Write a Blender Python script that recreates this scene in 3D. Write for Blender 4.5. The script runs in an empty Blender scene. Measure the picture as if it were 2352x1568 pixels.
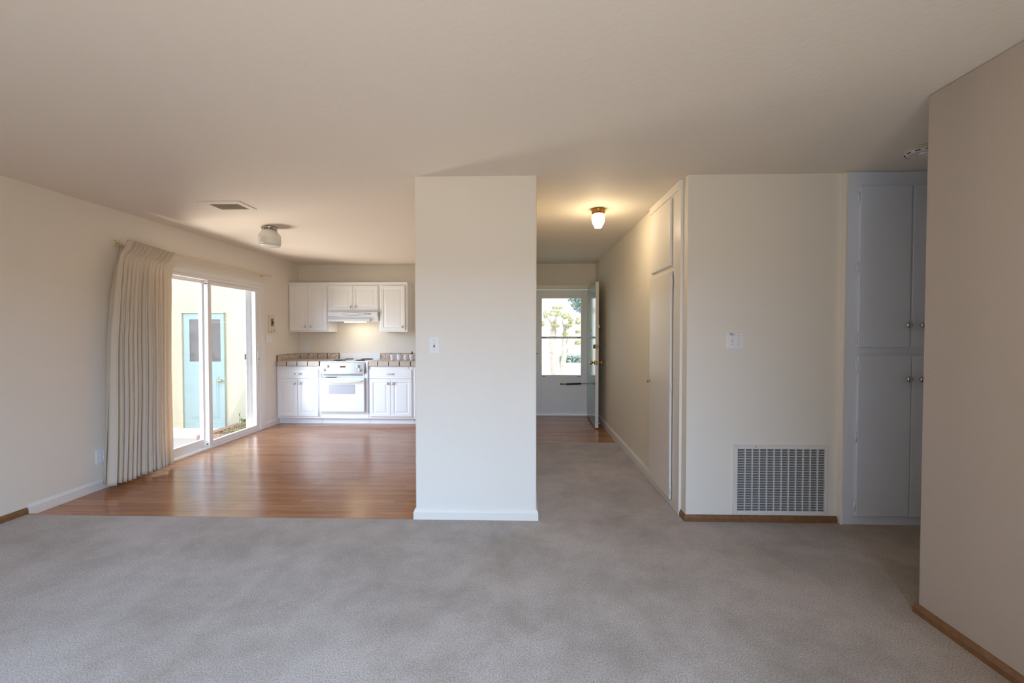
import bpy, bmesh, math, random
from mathutils import Vector, Matrix
random.seed(7)
S = bpy.context.scene
COL = S.collection
PI = math.pi

# ------------------------------------------------------------------ camera, sky, sun, daylight, exposure
EYE = 1.339
cd = bpy.data.cameras.new('camera'); cam = bpy.data.objects.new('camera', cd); COL.objects.link(cam)
cam.location = (0, 0, EYE)
cam.rotation_euler = (math.radians(90 - 1.203), 0, math.radians(1.547))
cd.sensor_fit = 'HORIZONTAL'; cd.sensor_width = 36; cd.lens = 1000.0 / 2352 * 36
cd.clip_start = 0.05; cd.clip_end = 200
S.camera = cam

S.view_settings.view_transform = 'Standard'; S.view_settings.look = 'None'
S.view_settings.gamma = 1.0; S.view_settings.use_curve_mapping = False
S.view_settings.exposure = 0.0
try:
    S.cycles.use_denoising = True
    S.cycles.max_bounces = 10; S.cycles.diffuse_bounces = 6; S.cycles.transparent_max_bounces = 12
    S.cycles.sample_clamp_indirect = 6.0
    S.cycles.caustics_reflective = False; S.cycles.caustics_refractive = False
except Exception:
    pass

w = bpy.data.worlds.new('sky'); S.world = w; w.use_nodes = True
wn = w.node_tree.nodes; wb = wn['Background']
wb.inputs['Color'].default_value = (0.96, 0.98, 1.0, 1); wb.inputs['Strength'].default_value = 2.1

def lamp(name, kind, loc, target=None, energy=10, color=(1, 1, 1), size=(1, 1), direction=None, spread=None):
    l = bpy.data.lights.new(name, kind); o = bpy.data.objects.new(name, l); COL.objects.link(o)
    o.location = loc; l.energy = energy; l.color = color
    if kind == 'AREA':
        l.shape = 'RECTANGLE'; l.size, l.size_y = size
        if spread: l.spread = spread
    d = Vector(direction) if direction else (Vector(target) - Vector(loc) if target else None)
    if d is not None: o.rotation_euler = d.to_track_quat('-Z', 'Y').to_euler()
    return o
sun = lamp('sun', 'SUN', (0, 0, 20), direction=(-0.45, 0.65, -1.0), energy=2.4, color=(1.0, 0.94, 0.84)); sun.data.angle = 0.009
# daylight outside the picture window behind the camera: open sky above, sunlit ground below
lamp('window_sky_daylight', 'AREA', (1.0, -3.5, 3.5), target=(-0.2, 2.8, 0.3), energy=1330, color=(0.41, 0.645, 1.0), size=(3.0, 2.4))
lamp('window_ground_daylight', 'AREA', (0.5, -2.3, -0.28), target=(-0.6, 1.9, 2.3), energy=175, color=(1.0, 0.75, 0.52), size=(2.6, 2.0))
# daylight outside the patio door: bounced from the sunlit patio, and sky
lamp('patio_bounce_daylight', 'AREA', (-4.48, 4.95, -0.35), target=(-0.4, 4.0, 2.44), energy=195, color=(1.0, 0.85, 0.71), size=(0.95, 1.4))
lamp('patio_sky_daylight', 'AREA', (-6.9, 2.4, 3.1), target=(-2.6, 6.0, 0.4), energy=185, color=(0.50, 0.70, 1.0), size=(4.4, 2.4), spread=math.radians(75))

# ------------------------------------------------------------------ materials
def mat(name, color, rough=0.5, metal=0.0, spec=0.5, emit=None, estr=0.0, bump=None, vary=None, coat=0.0, trans=0.0):
    """bump=(scale, strength, distance); vary=(scale, amount, colour2)"""
    m = bpy.data.materials.new(name); m.use_nodes = True
    nt = m.node_tree; b = nt.nodes['Principled BSDF']
    b.inputs['Base Color'].default_value = (*color, 1); b.inputs['Roughness'].default_value = rough
    b.inputs['Metallic'].default_value = metal; b.inputs['Specular IOR Level'].default_value = spec
    if coat: b.inputs['Coat Weight'].default_value = coat; b.inputs['Coat Roughness'].default_value = 0.08
    if trans: b.inputs['Transmission Weight'].default_value = trans
    if emit: b.inputs['Emission Color'].default_value = (*emit, 1); b.inputs['Emission Strength'].default_value = estr
    tc = nt.nodes.new('ShaderNodeTexCoord')
    if bump:
        n = nt.nodes.new('ShaderNodeTexNoise'); n.inputs['Scale'].default_value = bump[0]; n.inputs['Detail'].default_value = 4
        bp = nt.nodes.new('ShaderNodeBump'); bp.inputs['Strength'].default_value = bump[1]; bp.inputs['Distance'].default_value = bump[2]
        nt.links.new(tc.outputs['Object'], n.inputs['Vector']); nt.links.new(n.outputs['Fac'], bp.inputs['Height'])
        nt.links.new(bp.outputs['Normal'], b.inputs['Normal'])
    if vary:
        n = nt.nodes.new('ShaderNodeTexNoise'); n.inputs['Scale'].default_value = vary[0]; n.inputs['Detail'].default_value = 3
        mx = nt.nodes.new('ShaderNodeMix'); mx.data_type = 'RGBA'
        mx.inputs['A'].default_value = (*color, 1); mx.inputs['B'].default_value = (*vary[2], 1)
        mp = nt.nodes.new('ShaderNodeMapRange'); mp.inputs['From Min'].default_value = 0.35; mp.inputs['From Max'].default_value = 0.65
        mp.inputs['To Max'].default_value = vary[1]
        nt.links.new(tc.outputs['Object'], n.inputs['Vector']); nt.links.new(n.outputs['Fac'], mp.inputs['Value'])
        nt.links.new(mp.outputs['Result'], mx.inputs['Factor']); nt.links.new(mx.outputs['Result'], b.inputs['Base Color'])
    return m

def node_mat(name):
    m = bpy.data.materials.new(name); m.use_nodes = True
    return m, m.node_tree, m.node_tree.nodes, m.node_tree.links, m.node_tree.nodes['Principled BSDF']

M = {}
M['wall'] = mat('cream_wall_paint', (0.79, 0.748, 0.675), 0.62, spec=0.3, bump=(55, 0.25, 0.004))
M['ceiling'] = mat('cream_ceiling_paint', (0.775, 0.715, 0.64), 0.7, spec=0.2, bump=(38, 0.35, 0.004))
M['storm'] = mat('storm_door_paint', (0.86, 0.88, 0.92), 0.35, bump=(20, 0.03, 0.001))
M['taupe'] = mat('taupe_wall_tone', (0.46, 0.395, 0.34), 0.62, spec=0.3, bump=(55, 0.25, 0.004))  # same finish as the cream walls, colour darkened to taupe
M['trim'] = mat('white_gloss_trim_paint', (0.79, 0.775, 0.75), 0.32, bump=(20, 0.04, 0.002))
M['cabinet'] = mat('white_cabinet_paint', (0.84, 0.86, 0.89), 0.30, bump=(30, 0.03, 0.002))
M['built_in'] = mat('built_in_cupboard_paint', (0.72, 0.77, 0.88), 0.38, bump=(25, 0.06, 0.002))
M['closet'] = mat('closet_paint', (0.80, 0.77, 0.74), 0.28, bump=(20, 0.05, 0.002))
M['vinyl'] = mat('white_vinyl', (0.84, 0.83, 0.83), 0.35, bump=(30, 0.02, 0.001))
M['plastic'] = mat('white_plastic', (0.82, 0.83, 0.85), 0.22, bump=(50, 0.02, 0.001))
M['ivory'] = mat('ivory_plastic', (0.72, 0.64, 0.48), 0.35, bump=(50, 0.02, 0.001))
M['oak'] = mat('oak_trim', (0.23, 0.11, 0.045), 0.4, vary=(30, 0.6, (0.15, 0.07, 0.03)))
M['chrome'] = mat('polished_nickel', (0.62, 0.60, 0.58), 0.14, metal=1.0, vary=(5, 0.1, (0.5, 0.5, 0.5)))
M['steel'] = mat('brushed_steel', (0.66, 0.64, 0.61), 0.28, metal=1.0, bump=(90, 0.05, 0.001))
M['brass'] = mat('brass', (0.72, 0.47, 0.15), 0.2, metal=1.0, vary=(8, 0.3, (0.6, 0.38, 0.12)))
M['old_brass'] = mat('aged_brass', (0.42, 0.22, 0.06), 0.25, metal=1.0, vary=(9, 0.4, (0.28, 0.14, 0.05)))
M['black'] = mat('black_metal', (0.012, 0.012, 0.012), 0.35, bump=(60, 0.05, 0.001))
M['dark'] = mat('dark_gap', (0.03, 0.03, 0.035), 0.7, bump=(40, 0.05, 0.001))
M['grey'] = mat('grey_metal', (0.2, 0.2, 0.2), 0.4, metal=0.5, bump=(40, 0.05, 0.001))
M['enamel'] = mat('white_enamel', (0.77, 0.79, 0.83), 0.16, bump=(15, 0.01, 0.001))
M['oven_glass'] = mat('grey_oven_glass', (0.44, 0.45, 0.50), 0.08, bump=(10, 0.01, 0.001))
M['display'] = mat('amber_display', (0.10, 0.035, 0.01), 0.15, vary=(60, 0.6, (0.2, 0.08, 0.02)))
M['filter'] = mat('grey_filter', (0.17, 0.18, 0.19), 0.9, bump=(200, 0.6, 0.004))  # filter grey, darkened to take in the shade between the louvres
M['grille'] = mat('grille_enamel', (0.72, 0.69, 0.66), 0.4, bump=(60, 0.05, 0.001))
M['teal'] = mat('teal_gloss_paint', (0.20, 0.36, 0.35), 0.13, bump=(14, 0.06, 0.002))
M['blue'] = mat('pale_blue_door_paint', (0.29, 0.37, 0.38), 0.5, bump=(20, 0.05, 0.002))
M['stucco'] = mat('cream_stucco', (0.50, 0.445, 0.335), 0.9, spec=0.1, bump=(60, 0.4, 0.006))
M['patio'] = mat('patio_concrete', (0.42, 0.38, 0.37), 0.9, vary=(3, 0.5, (0.36, 0.33, 0.33)), bump=(40, 0.3, 0.005))
M['brick'] = mat('red_brick', (0.36, 0.20, 0.15), 0.85, vary=(12, 0.6, (0.30, 0.20, 0.17)), bump=(50, 0.4, 0.005))
M['soil'] = mat('dry_soil_and_straw', (0.17, 0.12, 0.06), 0.95, vary=(35, 1.0, (0.36, 0.29, 0.15)), bump=(40, 1.0, 0.03))
M['straw'] = mat('dry_straw', (0.42, 0.33, 0.17), 0.8, vary=(20, 0.8, (0.22, 0.17, 0.07)))
M['leaf'] = mat('green_leaf', (0.16, 0.24, 0.07), 0.5, vary=(8, 0.7, (0.25, 0.30, 0.09)))
M['tree_leaf'] = mat('pale_tree_leaf', (0.52, 0.56, 0.30), 0.6, vary=(3, 0.7, (0.60, 0.55, 0.32)))
M['dark_leaf'] = mat('blue_green_leaf', (0.44, 0.55, 0.52), 0.6, vary=(3, 0.7, (0.36, 0.46, 0.46)))
M['bark'] = mat('pale_bark', (0.74, 0.69, 0.66), 0.9, vary=(9, 0.8, (0.56, 0.51, 0.49)), bump=(14, 0.9, 0.05))
M['lawn'] = mat('sunlit_ground', (0.62, 0.59, 0.52), 0.95, vary=(2, 0.6, (0.56, 0.57, 0.46)), bump=(30, 0.5, 0.02))
M['street'] = mat('pale_street', (0.55, 0.54, 0.52), 0.9, vary=(4, 0.4, (0.48, 0.47, 0.46)))
M['mug'] = mat('white_glazed_china', (0.80, 0.80, 0.83), 0.12, bump=(8, 0.01, 0.001))
M['ink'] = mat('dark_blue_ink', (0.10, 0.10, 0.20), 0.4, vary=(40, 0.3, (0.2, 0.2, 0.3)))
M['ink_blue'] = mat('pale_blue_glaze', (0.42, 0.50, 0.74), 0.3, vary=(40, 0.3, (0.5, 0.55, 0.8)))
M['ink_red'] = mat('rose_glaze', (0.60, 0.13, 0.16), 0.3, vary=(40, 0.3, (0.7, 0.25, 0.25)))
M['ink_green'] = mat('green_glaze', (0.08, 0.40, 0.16), 0.3, vary=(40, 0.3, (0.15, 0.45, 0.2)))
M['brown_cap'] = mat('brown_cap', (0.20, 0.07, 0.03), 0.35, vary=(30, 0.4, (0.3, 0.12, 0.05)))
M['shade_glass'] = mat('frosted_ribbed_glass', (0.78, 0.77, 0.73), 0.25, vary=(12, 0.3, (0.7, 0.69, 0.66)))
M['shade_lens'] = mat('moulded_glass', (0.66, 0.66, 0.66), 0.06, spec=1.0, bump=(60, 0.6, 0.004))
M['lit_shade'] = mat('lit_frosted_shade', (0.9, 0.85, 0.7), 0.4, emit=(1.0, 0.80, 0.45), estr=11.0, bump=(20, 0.1, 0.002))
M['lit_lens'] = mat('lit_hood_lens', (0.9, 0.85, 0.7), 0.4, emit=(1.0, 0.85, 0.6), estr=2.6, bump=(20, 0.1, 0.002))
M['curtain'] = mat('cream_drapery', (0.74, 0.68, 0.58), 0.75, spec=0.2, bump=(350, 0.15, 0.001))
M['rod'] = mat('ivory_rod_enamel', (0.66, 0.56, 0.42), 0.4, bump=(30, 0.03, 0.001))
M['burner'] = mat('black_burner_coil', (0.02, 0.018, 0.016), 0.35, bump=(60, 0.1, 0.001))
M['drip'] = mat('chrome_drip_bowl', (0.55, 0.5, 0.45), 0.12, metal=1.0, vary=(10, 0.2, (0.4, 0.35, 0.3)))
M['dark_pane'] = mat('dim_window_pane', (0.10, 0.085, 0.09), 0.08, spec=0.9, vary=(4, 0.7, (0.16, 0.14, 0.14)))
M['grout'] = mat('brown_grout', (0.11, 0.05, 0.035), 0.9, vary=(60, 0.4, (0.16, 0.08, 0.05)))

nt = M['curtain'].node_tree; n = nt.nodes; l = nt.links
trl = n.new('ShaderNodeBsdfTranslucent'); trl.inputs['Color'].default_value = (0.80, 0.66, 0.48, 1)
mx = n.new('ShaderNodeMixShader'); mx.inputs['Fac'].default_value = 0.22
l.new(n['Principled BSDF'].outputs[0], mx.inputs[1]); l.new(trl.outputs[0], mx.inputs[2]); l.new(mx.outputs[0], n['Material Output'].inputs['Surface'])
# glass: mostly clear, mirrors a little at grazing angles
m, nt, n, l, b = node_mat('clear_glass'); M['glass'] = m
n.remove(b); tr = n.new('ShaderNodeBsdfTransparent'); tr.inputs['Color'].default_value = (0.96, 0.98, 0.97, 1)
gl = n.new('ShaderNodeBsdfGlossy'); gl.inputs['Roughness'].default_value = 0.02
lw = n.new('ShaderNodeLayerWeight'); lw.inputs['Blend'].default_value = 0.12
mp = n.new('ShaderNodeMapRange'); mp.inputs['To Min'].default_value = 0.02; mp.inputs['To Max'].default_value = 0.5
mx = n.new('ShaderNodeMixShader'); l.new(lw.outputs['Fresnel'], mp.inputs['Value']); l.new(mp.outputs['Result'], mx.inputs['Fac'])
l.new(tr.outputs[0], mx.inputs[1]); l.new(gl.outputs[0], mx.inputs[2]); l.new(mx.outputs[0], n['Material Output'].inputs['Surface'])

# carpet: mottled by traffic and pile direction, fine speckle
m, nt, n, l, b = node_mat('beige_cut_pile_carpet'); M['carpet'] = m
b.inputs['Roughness'].default_value = 0.95; b.inputs['Specular IOR Level'].default_value = 0.1
b.inputs['Sheen Weight'].default_value = 0.25; b.inputs['Sheen Roughness'].default_value = 0.5
tc = n.new('ShaderNodeTexCoord')
big = n.new('ShaderNodeTexNoise'); big.inputs['Scale'].default_value = 2.1; big.inputs['Detail'].default_value = 5; big.inputs['Roughness'].default_value = 0.7; big.inputs['Distortion'].default_value = 0.15
fine = n.new('ShaderNodeTexNoise'); fine.inputs['Scale'].default_value = 165; fine.inputs['Detail'].default_value = 2
r1 = n.new('ShaderNodeValToRGB'); r1.color_ramp.elements[0].position = 0.30; r1.color_ramp.elements[0].color = (0.30, 0.238, 0.185, 1)
r1.color_ramp.elements[1].position = 0.60; r1.color_ramp.elements[1].color = (0.43, 0.36, 0.305, 1)
r2 = n.new('ShaderNodeValToRGB'); r2.color_ramp.elements[0].position = 0.32; r2.color_ramp.elements[0].color = (0.62, 0.60, 0.58, 1)
r2.color_ramp.elements[1].position = 0.66; r2.color_ramp.elements[1].color = (1.16, 1.16, 1.17, 1)
mu = n.new('ShaderNodeMix'); mu.data_type = 'RGBA'; mu.blend_type = 'MULTIPLY'; mu.inputs['Factor'].default_value = 1.0
bp = n.new('ShaderNodeBump'); bp.inputs['Strength'].default_value = 0.5; bp.inputs['Distance'].default_value = 0.005
for t in (big, fine): l.new(tc.outputs['Object'], t.inputs['Vector'])
l.new(big.outputs['Fac'], r1.inputs['Fac']); l.new(fine.outputs['Fac'], r2.inputs['Fac'])
l.new(r1.outputs['Color'], mu.inputs['A']); l.new(r2.outputs['Color'], mu.inputs['B']); l.new(mu.outputs['Result'], b.inputs['Base Color'])
l.new(fine.outputs['Fac'], bp.inputs['Height']); l.new(bp.outputs['Normal'], b.inputs['Normal'])

# oak strip floor, boards running across the picture
m, nt, n, l, b = node_mat('oak_strip_floor'); M['wood'] = m
b.inputs['Roughness'].default_value = 0.2; b.inputs['Specular IOR Level'].default_value = 0.5
tc = n.new('ShaderNodeTexCoord')
br = n.new('ShaderNodeTexBrick'); br.offset = 0.37; br.offset_frequency = 2; br.squash = 0.8; br.squash_frequency = 3
br.inputs['Scale'].default_value = 1.0; br.inputs['Brick Width'].default_value = 0.95; br.inputs['Row Height'].default_value = 0.057
br.inputs['Mortar Size'].default_value = 0.0009; br.inputs['Mortar Smooth'].default_value = 0.2
br.inputs['Color1'].default_value = (0.44, 0.205, 0.092, 1); br.inputs['Color2'].default_value = (0.33, 0.14, 0.062, 1); br.inputs['Mortar'].default_value = (0.16, 0.065, 0.03, 1)
mpg = n.new('ShaderNodeMapping'); mpg.inputs['Scale'].default_value = (2.2, 55, 1)
gr = n.new('ShaderNodeTexNoise'); gr.inputs['Scale'].default_value = 1.0; gr.inputs['Detail'].default_value = 6; gr.inputs['Distortion'].default_value = 1.4
rg = n.new('ShaderNodeValToRGB'); rg.color_ramp.elements[0].position = 0.30; rg.color_ramp.elements[0].color = (0.66, 0.60, 0.55, 1)
rg.color_ramp.elements[1].position = 0.62; rg.color_ramp.elements[1].color = (1.12, 1.12, 1.12, 1)
mu = n.new('ShaderNodeMix'); mu.data_type = 'RGBA'; mu.blend_type = 'MULTIPLY'; mu.inputs['Factor'].default_value = 0.8
l.new(tc.outputs['Object'], br.inputs['Vector']); l.new(tc.outputs['Object'], mpg.inputs['Vector']); l.new(mpg.outputs['Vector'], gr.inputs['Vector'])
l.new(gr.outputs['Fac'], rg.inputs['Fac']); l.new(br.outputs['Color'], mu.inputs['A']); l.new(rg.outputs['Color'], mu.inputs['B'])
l.new(mu.outputs['Result'], b.inputs['Base Color'])
bp = n.new('ShaderNodeBump'); bp.inputs['Strength'].default_value = 0.05; bp.inputs['Distance'].default_value = 0.002
l.new(gr.outputs['Fac'], bp.inputs['Height']); l.new(bp.outputs['Normal'], b.inputs['Normal'])

# splash tile: brown crackle pattern on cream glaze
def crackle(name, light, dark, scale):
    m, nt, n, l, b = node_mat(name); b.inputs['Roughness'].default_value = 0.25
    tc = n.new('ShaderNodeTexCoord'); v = n.new('ShaderNodeTexVoronoi'); v.feature = 'DISTANCE_TO_EDGE'; v.inputs['Scale'].default_value = scale
    ns = n.new('ShaderNodeTexNoise'); ns.inputs['Scale'].default_value = 40
    ad = n.new('ShaderNodeMath'); ad.operation = 'MULTIPLY'; r = n.new('ShaderNodeValToRGB')
    r.color_ramp.elements[0].position = 0.008; r.color_ramp.elements[0].color = (*dark, 1)
    r.color_ramp.elements[1].position = 0.055; r.color_ramp.elements[1].color = (*light, 1)
    l.new(tc.outputs['Object'], v.inputs['Vector']); l.new(tc.outputs['Object'], ns.inputs['Vector'])
    l.new(v.outputs['Distance'], ad.inputs[0]); l.new(ns.outputs['Fac'], ad.inputs[1]); l.new(ad.outputs[0], r.inputs['Fac'])
    l.new(r.outputs['Color'], b.inputs['Base Color']); return m
M['crackle'] = crackle('brown_crackle_tile', (0.74, 0.66, 0.58), (0.13, 0.06, 0.04), 62)
M['tile'] = mat('speckled_buff_tile', (0.58, 0.48, 0.38), 0.3, vary=(220, 1.0, (0.46, 0.37, 0.30)))
M['tile_edge'] = mat('speckled_grey_tile_edge', (0.60, 0.55, 0.50), 0.4, vary=(260, 1.0, (0.42, 0.37, 0.33)))

# ------------------------------------------------------------------ mesh helpers
class MB:
    """collects shapes (in world coordinates) and links them as ONE mesh object"""
    def __init__(s): s.bm = bmesh.new()
    def box(s, x0, x1, y0, y1, z0, z1, bev=0.0, mi=0, rot=None, seg=2):
        t = bmesh.new(); bmesh.ops.create_cube(t, size=1.0)
        sx, sy, sz = abs(x1 - x0), abs(y1 - y0), abs(z1 - z0)
        for v in t.verts: v.co = Vector((v.co.x * sx, v.co.y * sy, v.co.z * sz))
        if bev > 0: bmesh.ops.bevel(t, geom=t.edges[:], offset=min(bev, 0.45 * min(sx, sy, sz)), segments=seg, affect='EDGES', profile=0.5)
        if rot is not None: bmesh.ops.transform(t, matrix=rot, verts=t.verts)
        bmesh.ops.translate(t, vec=((x0 + x1) / 2, (y0 + y1) / 2, (z0 + z1) / 2), verts=t.verts)
        s.merge(t, mi); return s
    def merge(s, t, mi=0, smooth=False):
        mp = {}
        for v in t.verts: mp[v] = s.bm.verts.new(v.co)
        for f in t.faces:
            try:
                g = s.bm.faces.new([mp[v] for v in f.verts]); g.material_index = mi; g.smooth = smooth or f.smooth
            except ValueError: pass
        t.free()
    def lathe(s, prof, origin, axis=(0, 0, 1), seg=32, mi=0, smooth=True, rib=0, ribamp=0.0):
        q = Vector(axis).normalized().to_track_quat('Z', 'Y').to_matrix(); o = Vector(origin)
        rings = []
        for r, h in prof:
            ring = []
            for k in range(seg):
                a = 2 * PI * k / seg; rr = r * (1 + (ribamp * math.cos(rib * a) if rib else 0))
                ring.append(s.bm.verts.new(o + q @ Vector((rr * math.cos(a), rr * math.sin(a), h))))
            rings.append(ring)
        for a, b2 in zip(rings, rings[1:]):
            for k in range(seg):
                f = s.bm.faces.new((a[k], a[(k + 1) % seg], b2[(k + 1) % seg], b2[k])); f.material_index = mi; f.smooth = smooth
        for ring, rev in ((rings[0], True), (rings[-1], False)):
            f = s.bm.faces.new(ring[::-1] if rev else ring); f.material_index = mi
        return s
    def tube(s, pts, rad, seg=10, mi=0, closed=False):
        pts = [Vector(p) for p in pts]; n = len(pts); rads = rad if isinstance(rad, (list, tuple)) else [rad] * n
        rings = []; up = Vector((0.13, 0.21, 0.97))
        for i, p in enumerate(pts):
            a = pts[(i - 1) % n] if (i > 0 or closed) else p; c = pts[(i + 1) % n] if (i < n - 1 or closed) else p
            t = (c - a).normalized(); u = t.cross(up)
            if u.length < 1e-3: u = t.cross(Vector((1, 0, 0)))
            u.normalize(); v = t.cross(u)
            rings.append([s.bm.verts.new(p + (u * math.cos(2 * PI * k / seg) + v * math.sin(2 * PI * k / seg)) * rads[i]) for k in range(seg)])
        pr = list(zip(rings, rings[1:])) + ([(rings[-1], rings[0])] if closed else [])
        for a, b2 in pr:
            for k in range(seg):
                f = s.bm.faces.new((a[k], a[(k + 1) % seg], b2[(k + 1) % seg], b2[k])); f.smooth = True; f.material_index = mi
        if not closed:
            s.bm.faces.new(rings[0][::-1]).material_index = mi; s.bm.faces.new(rings[-1]).material_index = mi
        return s
    def rings(s, loops, mi=0, cap=True, base=True):
        """loops: equal-length lists of points, joined in order"""
        L = [[s.bm.verts.new(Vector(p)) for p in lp] for lp in loops]; k = len(L[0])
        for a, b2 in zip(L, L[1:]):
            for i in range(k): s.bm.faces.new((a[i], a[(i + 1) % k], b2[(i + 1) % k], b2[i])).material_index = mi
        if cap: s.bm.faces.new(L[-1]).material_index = mi
        if base: s.bm.faces.new(L[0][::-1]).material_index = mi
        return s
    def panel(s, x0, x1, z0, z1, yf, prof, mi=0):
        """door or drawer front facing -y; prof = (inset, depth behind the face) from the back edge inwards"""
        s.rings([[(x0 + i, yf + d, z0 + i), (x1 - i, yf + d, z0 + i), (x1 - i, yf + d, z1 - i), (x0 + i, yf + d, z1 - i)] for i, d in prof], mi); return s
    def prism(s, poly, a0, a1, axis='x', mi=0):
        """poly of 2-D points extruded along an axis: x -> (y,z), y -> (x,z), z -> (x,y)"""
        def P(p, a): return {'x': (a, p[0], p[1]), 'y': (p[0], a, p[1]), 'z': (p[0], p[1], a)}[axis]
        s.rings([[P(p, a0) for p in poly], [P(p, a1) for p in poly]], mi); return s
    def build(s, name, mats, parent=None, origin=None, bevel=0.0, smooth=False):
        bmesh.ops.recalc_face_normals(s.bm, faces=s.bm.faces[:])
        if not isinstance(mats, (list, tuple)): mats = [mats]
        off = Vector((0, 0, 0))
        if parent is not None:
            p = parent
            while p is not None: off += Vector(p.location); p = p.parent
        else:
            if origin is None:
                xs = [v.co for v in s.bm.verts]
                origin = (sum(v.x for v in xs) / len(xs), sum(v.y for v in xs) / len(xs), min(v.z for v in xs))
            off = Vector(origin)
        bmesh.ops.translate(s.bm, vec=-off, verts=s.bm.verts)
        me = bpy.data.meshes.new(name); s.bm.to_mesh(me); s.bm.free()
        for mm in mats: me.materials.append(mm)
        if smooth:
            for f in me.polygons: f.use_smooth = True
        o = bpy.data.objects.new(name, me); COL.objects.link(o)
        if parent is not None: o.parent = parent
        else: o.location = off
        if bevel:
            bv = o.modifiers.new('bevel', 'BEVEL'); bv.width = bevel; bv.segments = 2; bv.limit_method = 'ANGLE'
        return o

def tag(o, label=None, cat=None, group=None, kind=None):
    if label: o['label'] = label
    if cat: o['category'] = cat
    if group: o['group'] = group
    if kind: o['kind'] = kind
    return o
def thing(name, label, cat, loc, group=None, kind=None):
    o = bpy.data.objects.new(name, None); COL.objects.link(o); o.location = loc; o.empty_display_size = 0.1
    return tag(o, label, cat, group, kind)
def multi(name, boxes, m, parent, bev=0.0):
    for b_ in boxes: MB().box(*b_, bev).build(name, M[m], parent)
def struct(mb, name, m, label, cat, origin=(0, 0, 0)):
    return tag(mb.build(name, m, origin=origin), label, cat, kind='structure')

DOORP = [(0, 0.019), (0, 0.003), (0.003, 0), (0.045, 0), (0.050, 0.006), (0.062, 0.006), (0.082, 0.0015)]
DRAWP = [(0, 0.019), (0, 0.004), (0.004, 0.001), (0.012, 0), (0.018, 0.002), (0.022, 0.002), (0.03, 0)]
KNOB = [(0.006, 0), (0.006, 0.010), (0.0165, 0.014), (0.0185, 0.019), (0.016, 0.025), (0.009, 0.029), (0.002, 0.030)]

# ------------------------------------------------------------------ the room shell
CZ = 2.44; WZ = -0.02
struct(MB().box(-3.81, 3.06, -0.9, 3.075, -0.12, 0.0).box(0.09, 1.15, 3.075, 5.28, -0.12, 0.0).box(1.15, 3.06, 3.075, 3.11, -0.12, 0.0), 'floor_carpet', M['carpet'], 'beige cut pile carpet running from the living room into the hall', 'carpet')
struct(MB().box(-3.81, 0.09, 3.075, 7.03, -0.14, WZ).box(0.0, 1.15, 5.28, 7.16, -0.14, WZ), 'floor_wood', M['wood'], 'glossy orange oak strip floor of the kitchen and entry', 'wood floor')
struct(MB().box(-3.81, 3.2, -0.95, 7.16, CZ, CZ + 0.12), 'ceiling', M['ceiling'], 'cream textured ceiling over the whole room', 'ceiling')
SY0, SY1, SZ1 = 4.14, 5.975, 1.985
struct(MB().box(-3.81, -3.67, -0.95, SY0, -0.14, CZ).box(-3.81, -3.67, SY1, 7.16, -0.14, CZ).box(-3.81, -3.67, SY0, SY1, SZ1, CZ).box(-3.81, -3.67, SY0, SY1, -0.14, WZ - 0.005),
       'wall_left', M['wall'], 'long cream wall on the left holding the patio door', 'wall')
struct(MB().box(-3.67, 0.0, 7.03, 7.16, -0.14, CZ), 'wall_kitchen', M['wall'], 'cream wall behind the kitchen range and cupboards', 'wall')
struct(MB().box(-0.775, 0.09, 3.085, 3.205, -0.02, CZ + 0.02, bev=0.007).box(-0.02, 0.09, 3.205, 7.16, -0.14, CZ), 'wall_center', M['wall'], 'wide cream wall end between the kitchen and the hall', 'wall')
struct(MB().box(0.09, 0.13, 7.03, 7.16, -0.14, CZ).box(1.05, 1.15, 7.03, 7.16, -0.14, CZ).box(0.13, 1.05, 7.03, 7.16, 2.05, CZ), 'wall_entry', M['wall'], 'cream wall around the front entry at the hall end', 'wall')
struct(MB().box(1.15, 1.30, 3.10, 7.16, -0.14, CZ), 'wall_hall', M['wall'], 'long cream wall on the right side of the hall', 'wall')
struct(MB().box(1.30, 3.06, 3.10, 3.22, -0.14, CZ), 'wall_grille', M['wall'], 'cream wall carrying the floor level air grille', 'wall')
struct(MB().box(3.06, 3.2, -0.95, 3.22, -0.14, CZ), 'wall_passage', M['wall'], 'cream end wall of the side passage beyond the tall cupboard', 'wall')
struct(MB().box(1.88, 3.06, -0.9, 2.10, 0.0, CZ, bev=0.006), 'wall_right', M['taupe'], 'near wall at the right edge, darker taupe than the other walls', 'wall')
# wall behind the camera with its picture window
BX0, BX1, BZ0, BZ1 = -1.40, 0.90, 0.25, 2.22
struct(MB().box(-3.81, BX0, -0.95, -0.8, -0.14, CZ).box(BX1, 1.88, -0.95, -0.8, -0.14, CZ).box(BX0, BX1, -0.95, -0.8, BZ1, CZ).box(BX0, BX1, -0.95, -0.8, -0.14, BZ0),
       'wall_back', M['wall'], 'cream wall behind the viewer with a picture window', 'wall')
wf = MB().box(BX0, BX1, -0.93, -0.83, BZ0, BZ0 + 0.05).box(BX0, BX1, -0.93, -0.83, BZ1 - 0.05, BZ1).box(BX0, BX0 + 0.05, -0.93, -0.83, BZ0 + 0.05, BZ1 - 0.05).box(BX1 - 0.05, BX1, -0.93, -0.83, BZ0 + 0.05, BZ1 - 0.05)
wf.box(-0.27, -0.22, -0.93, -0.83, BZ0 + 0.05, BZ1 - 0.05)
struct(wf, 'window_1', M['trim'], 'white frame of the picture window behind the viewer', 'window')

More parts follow.
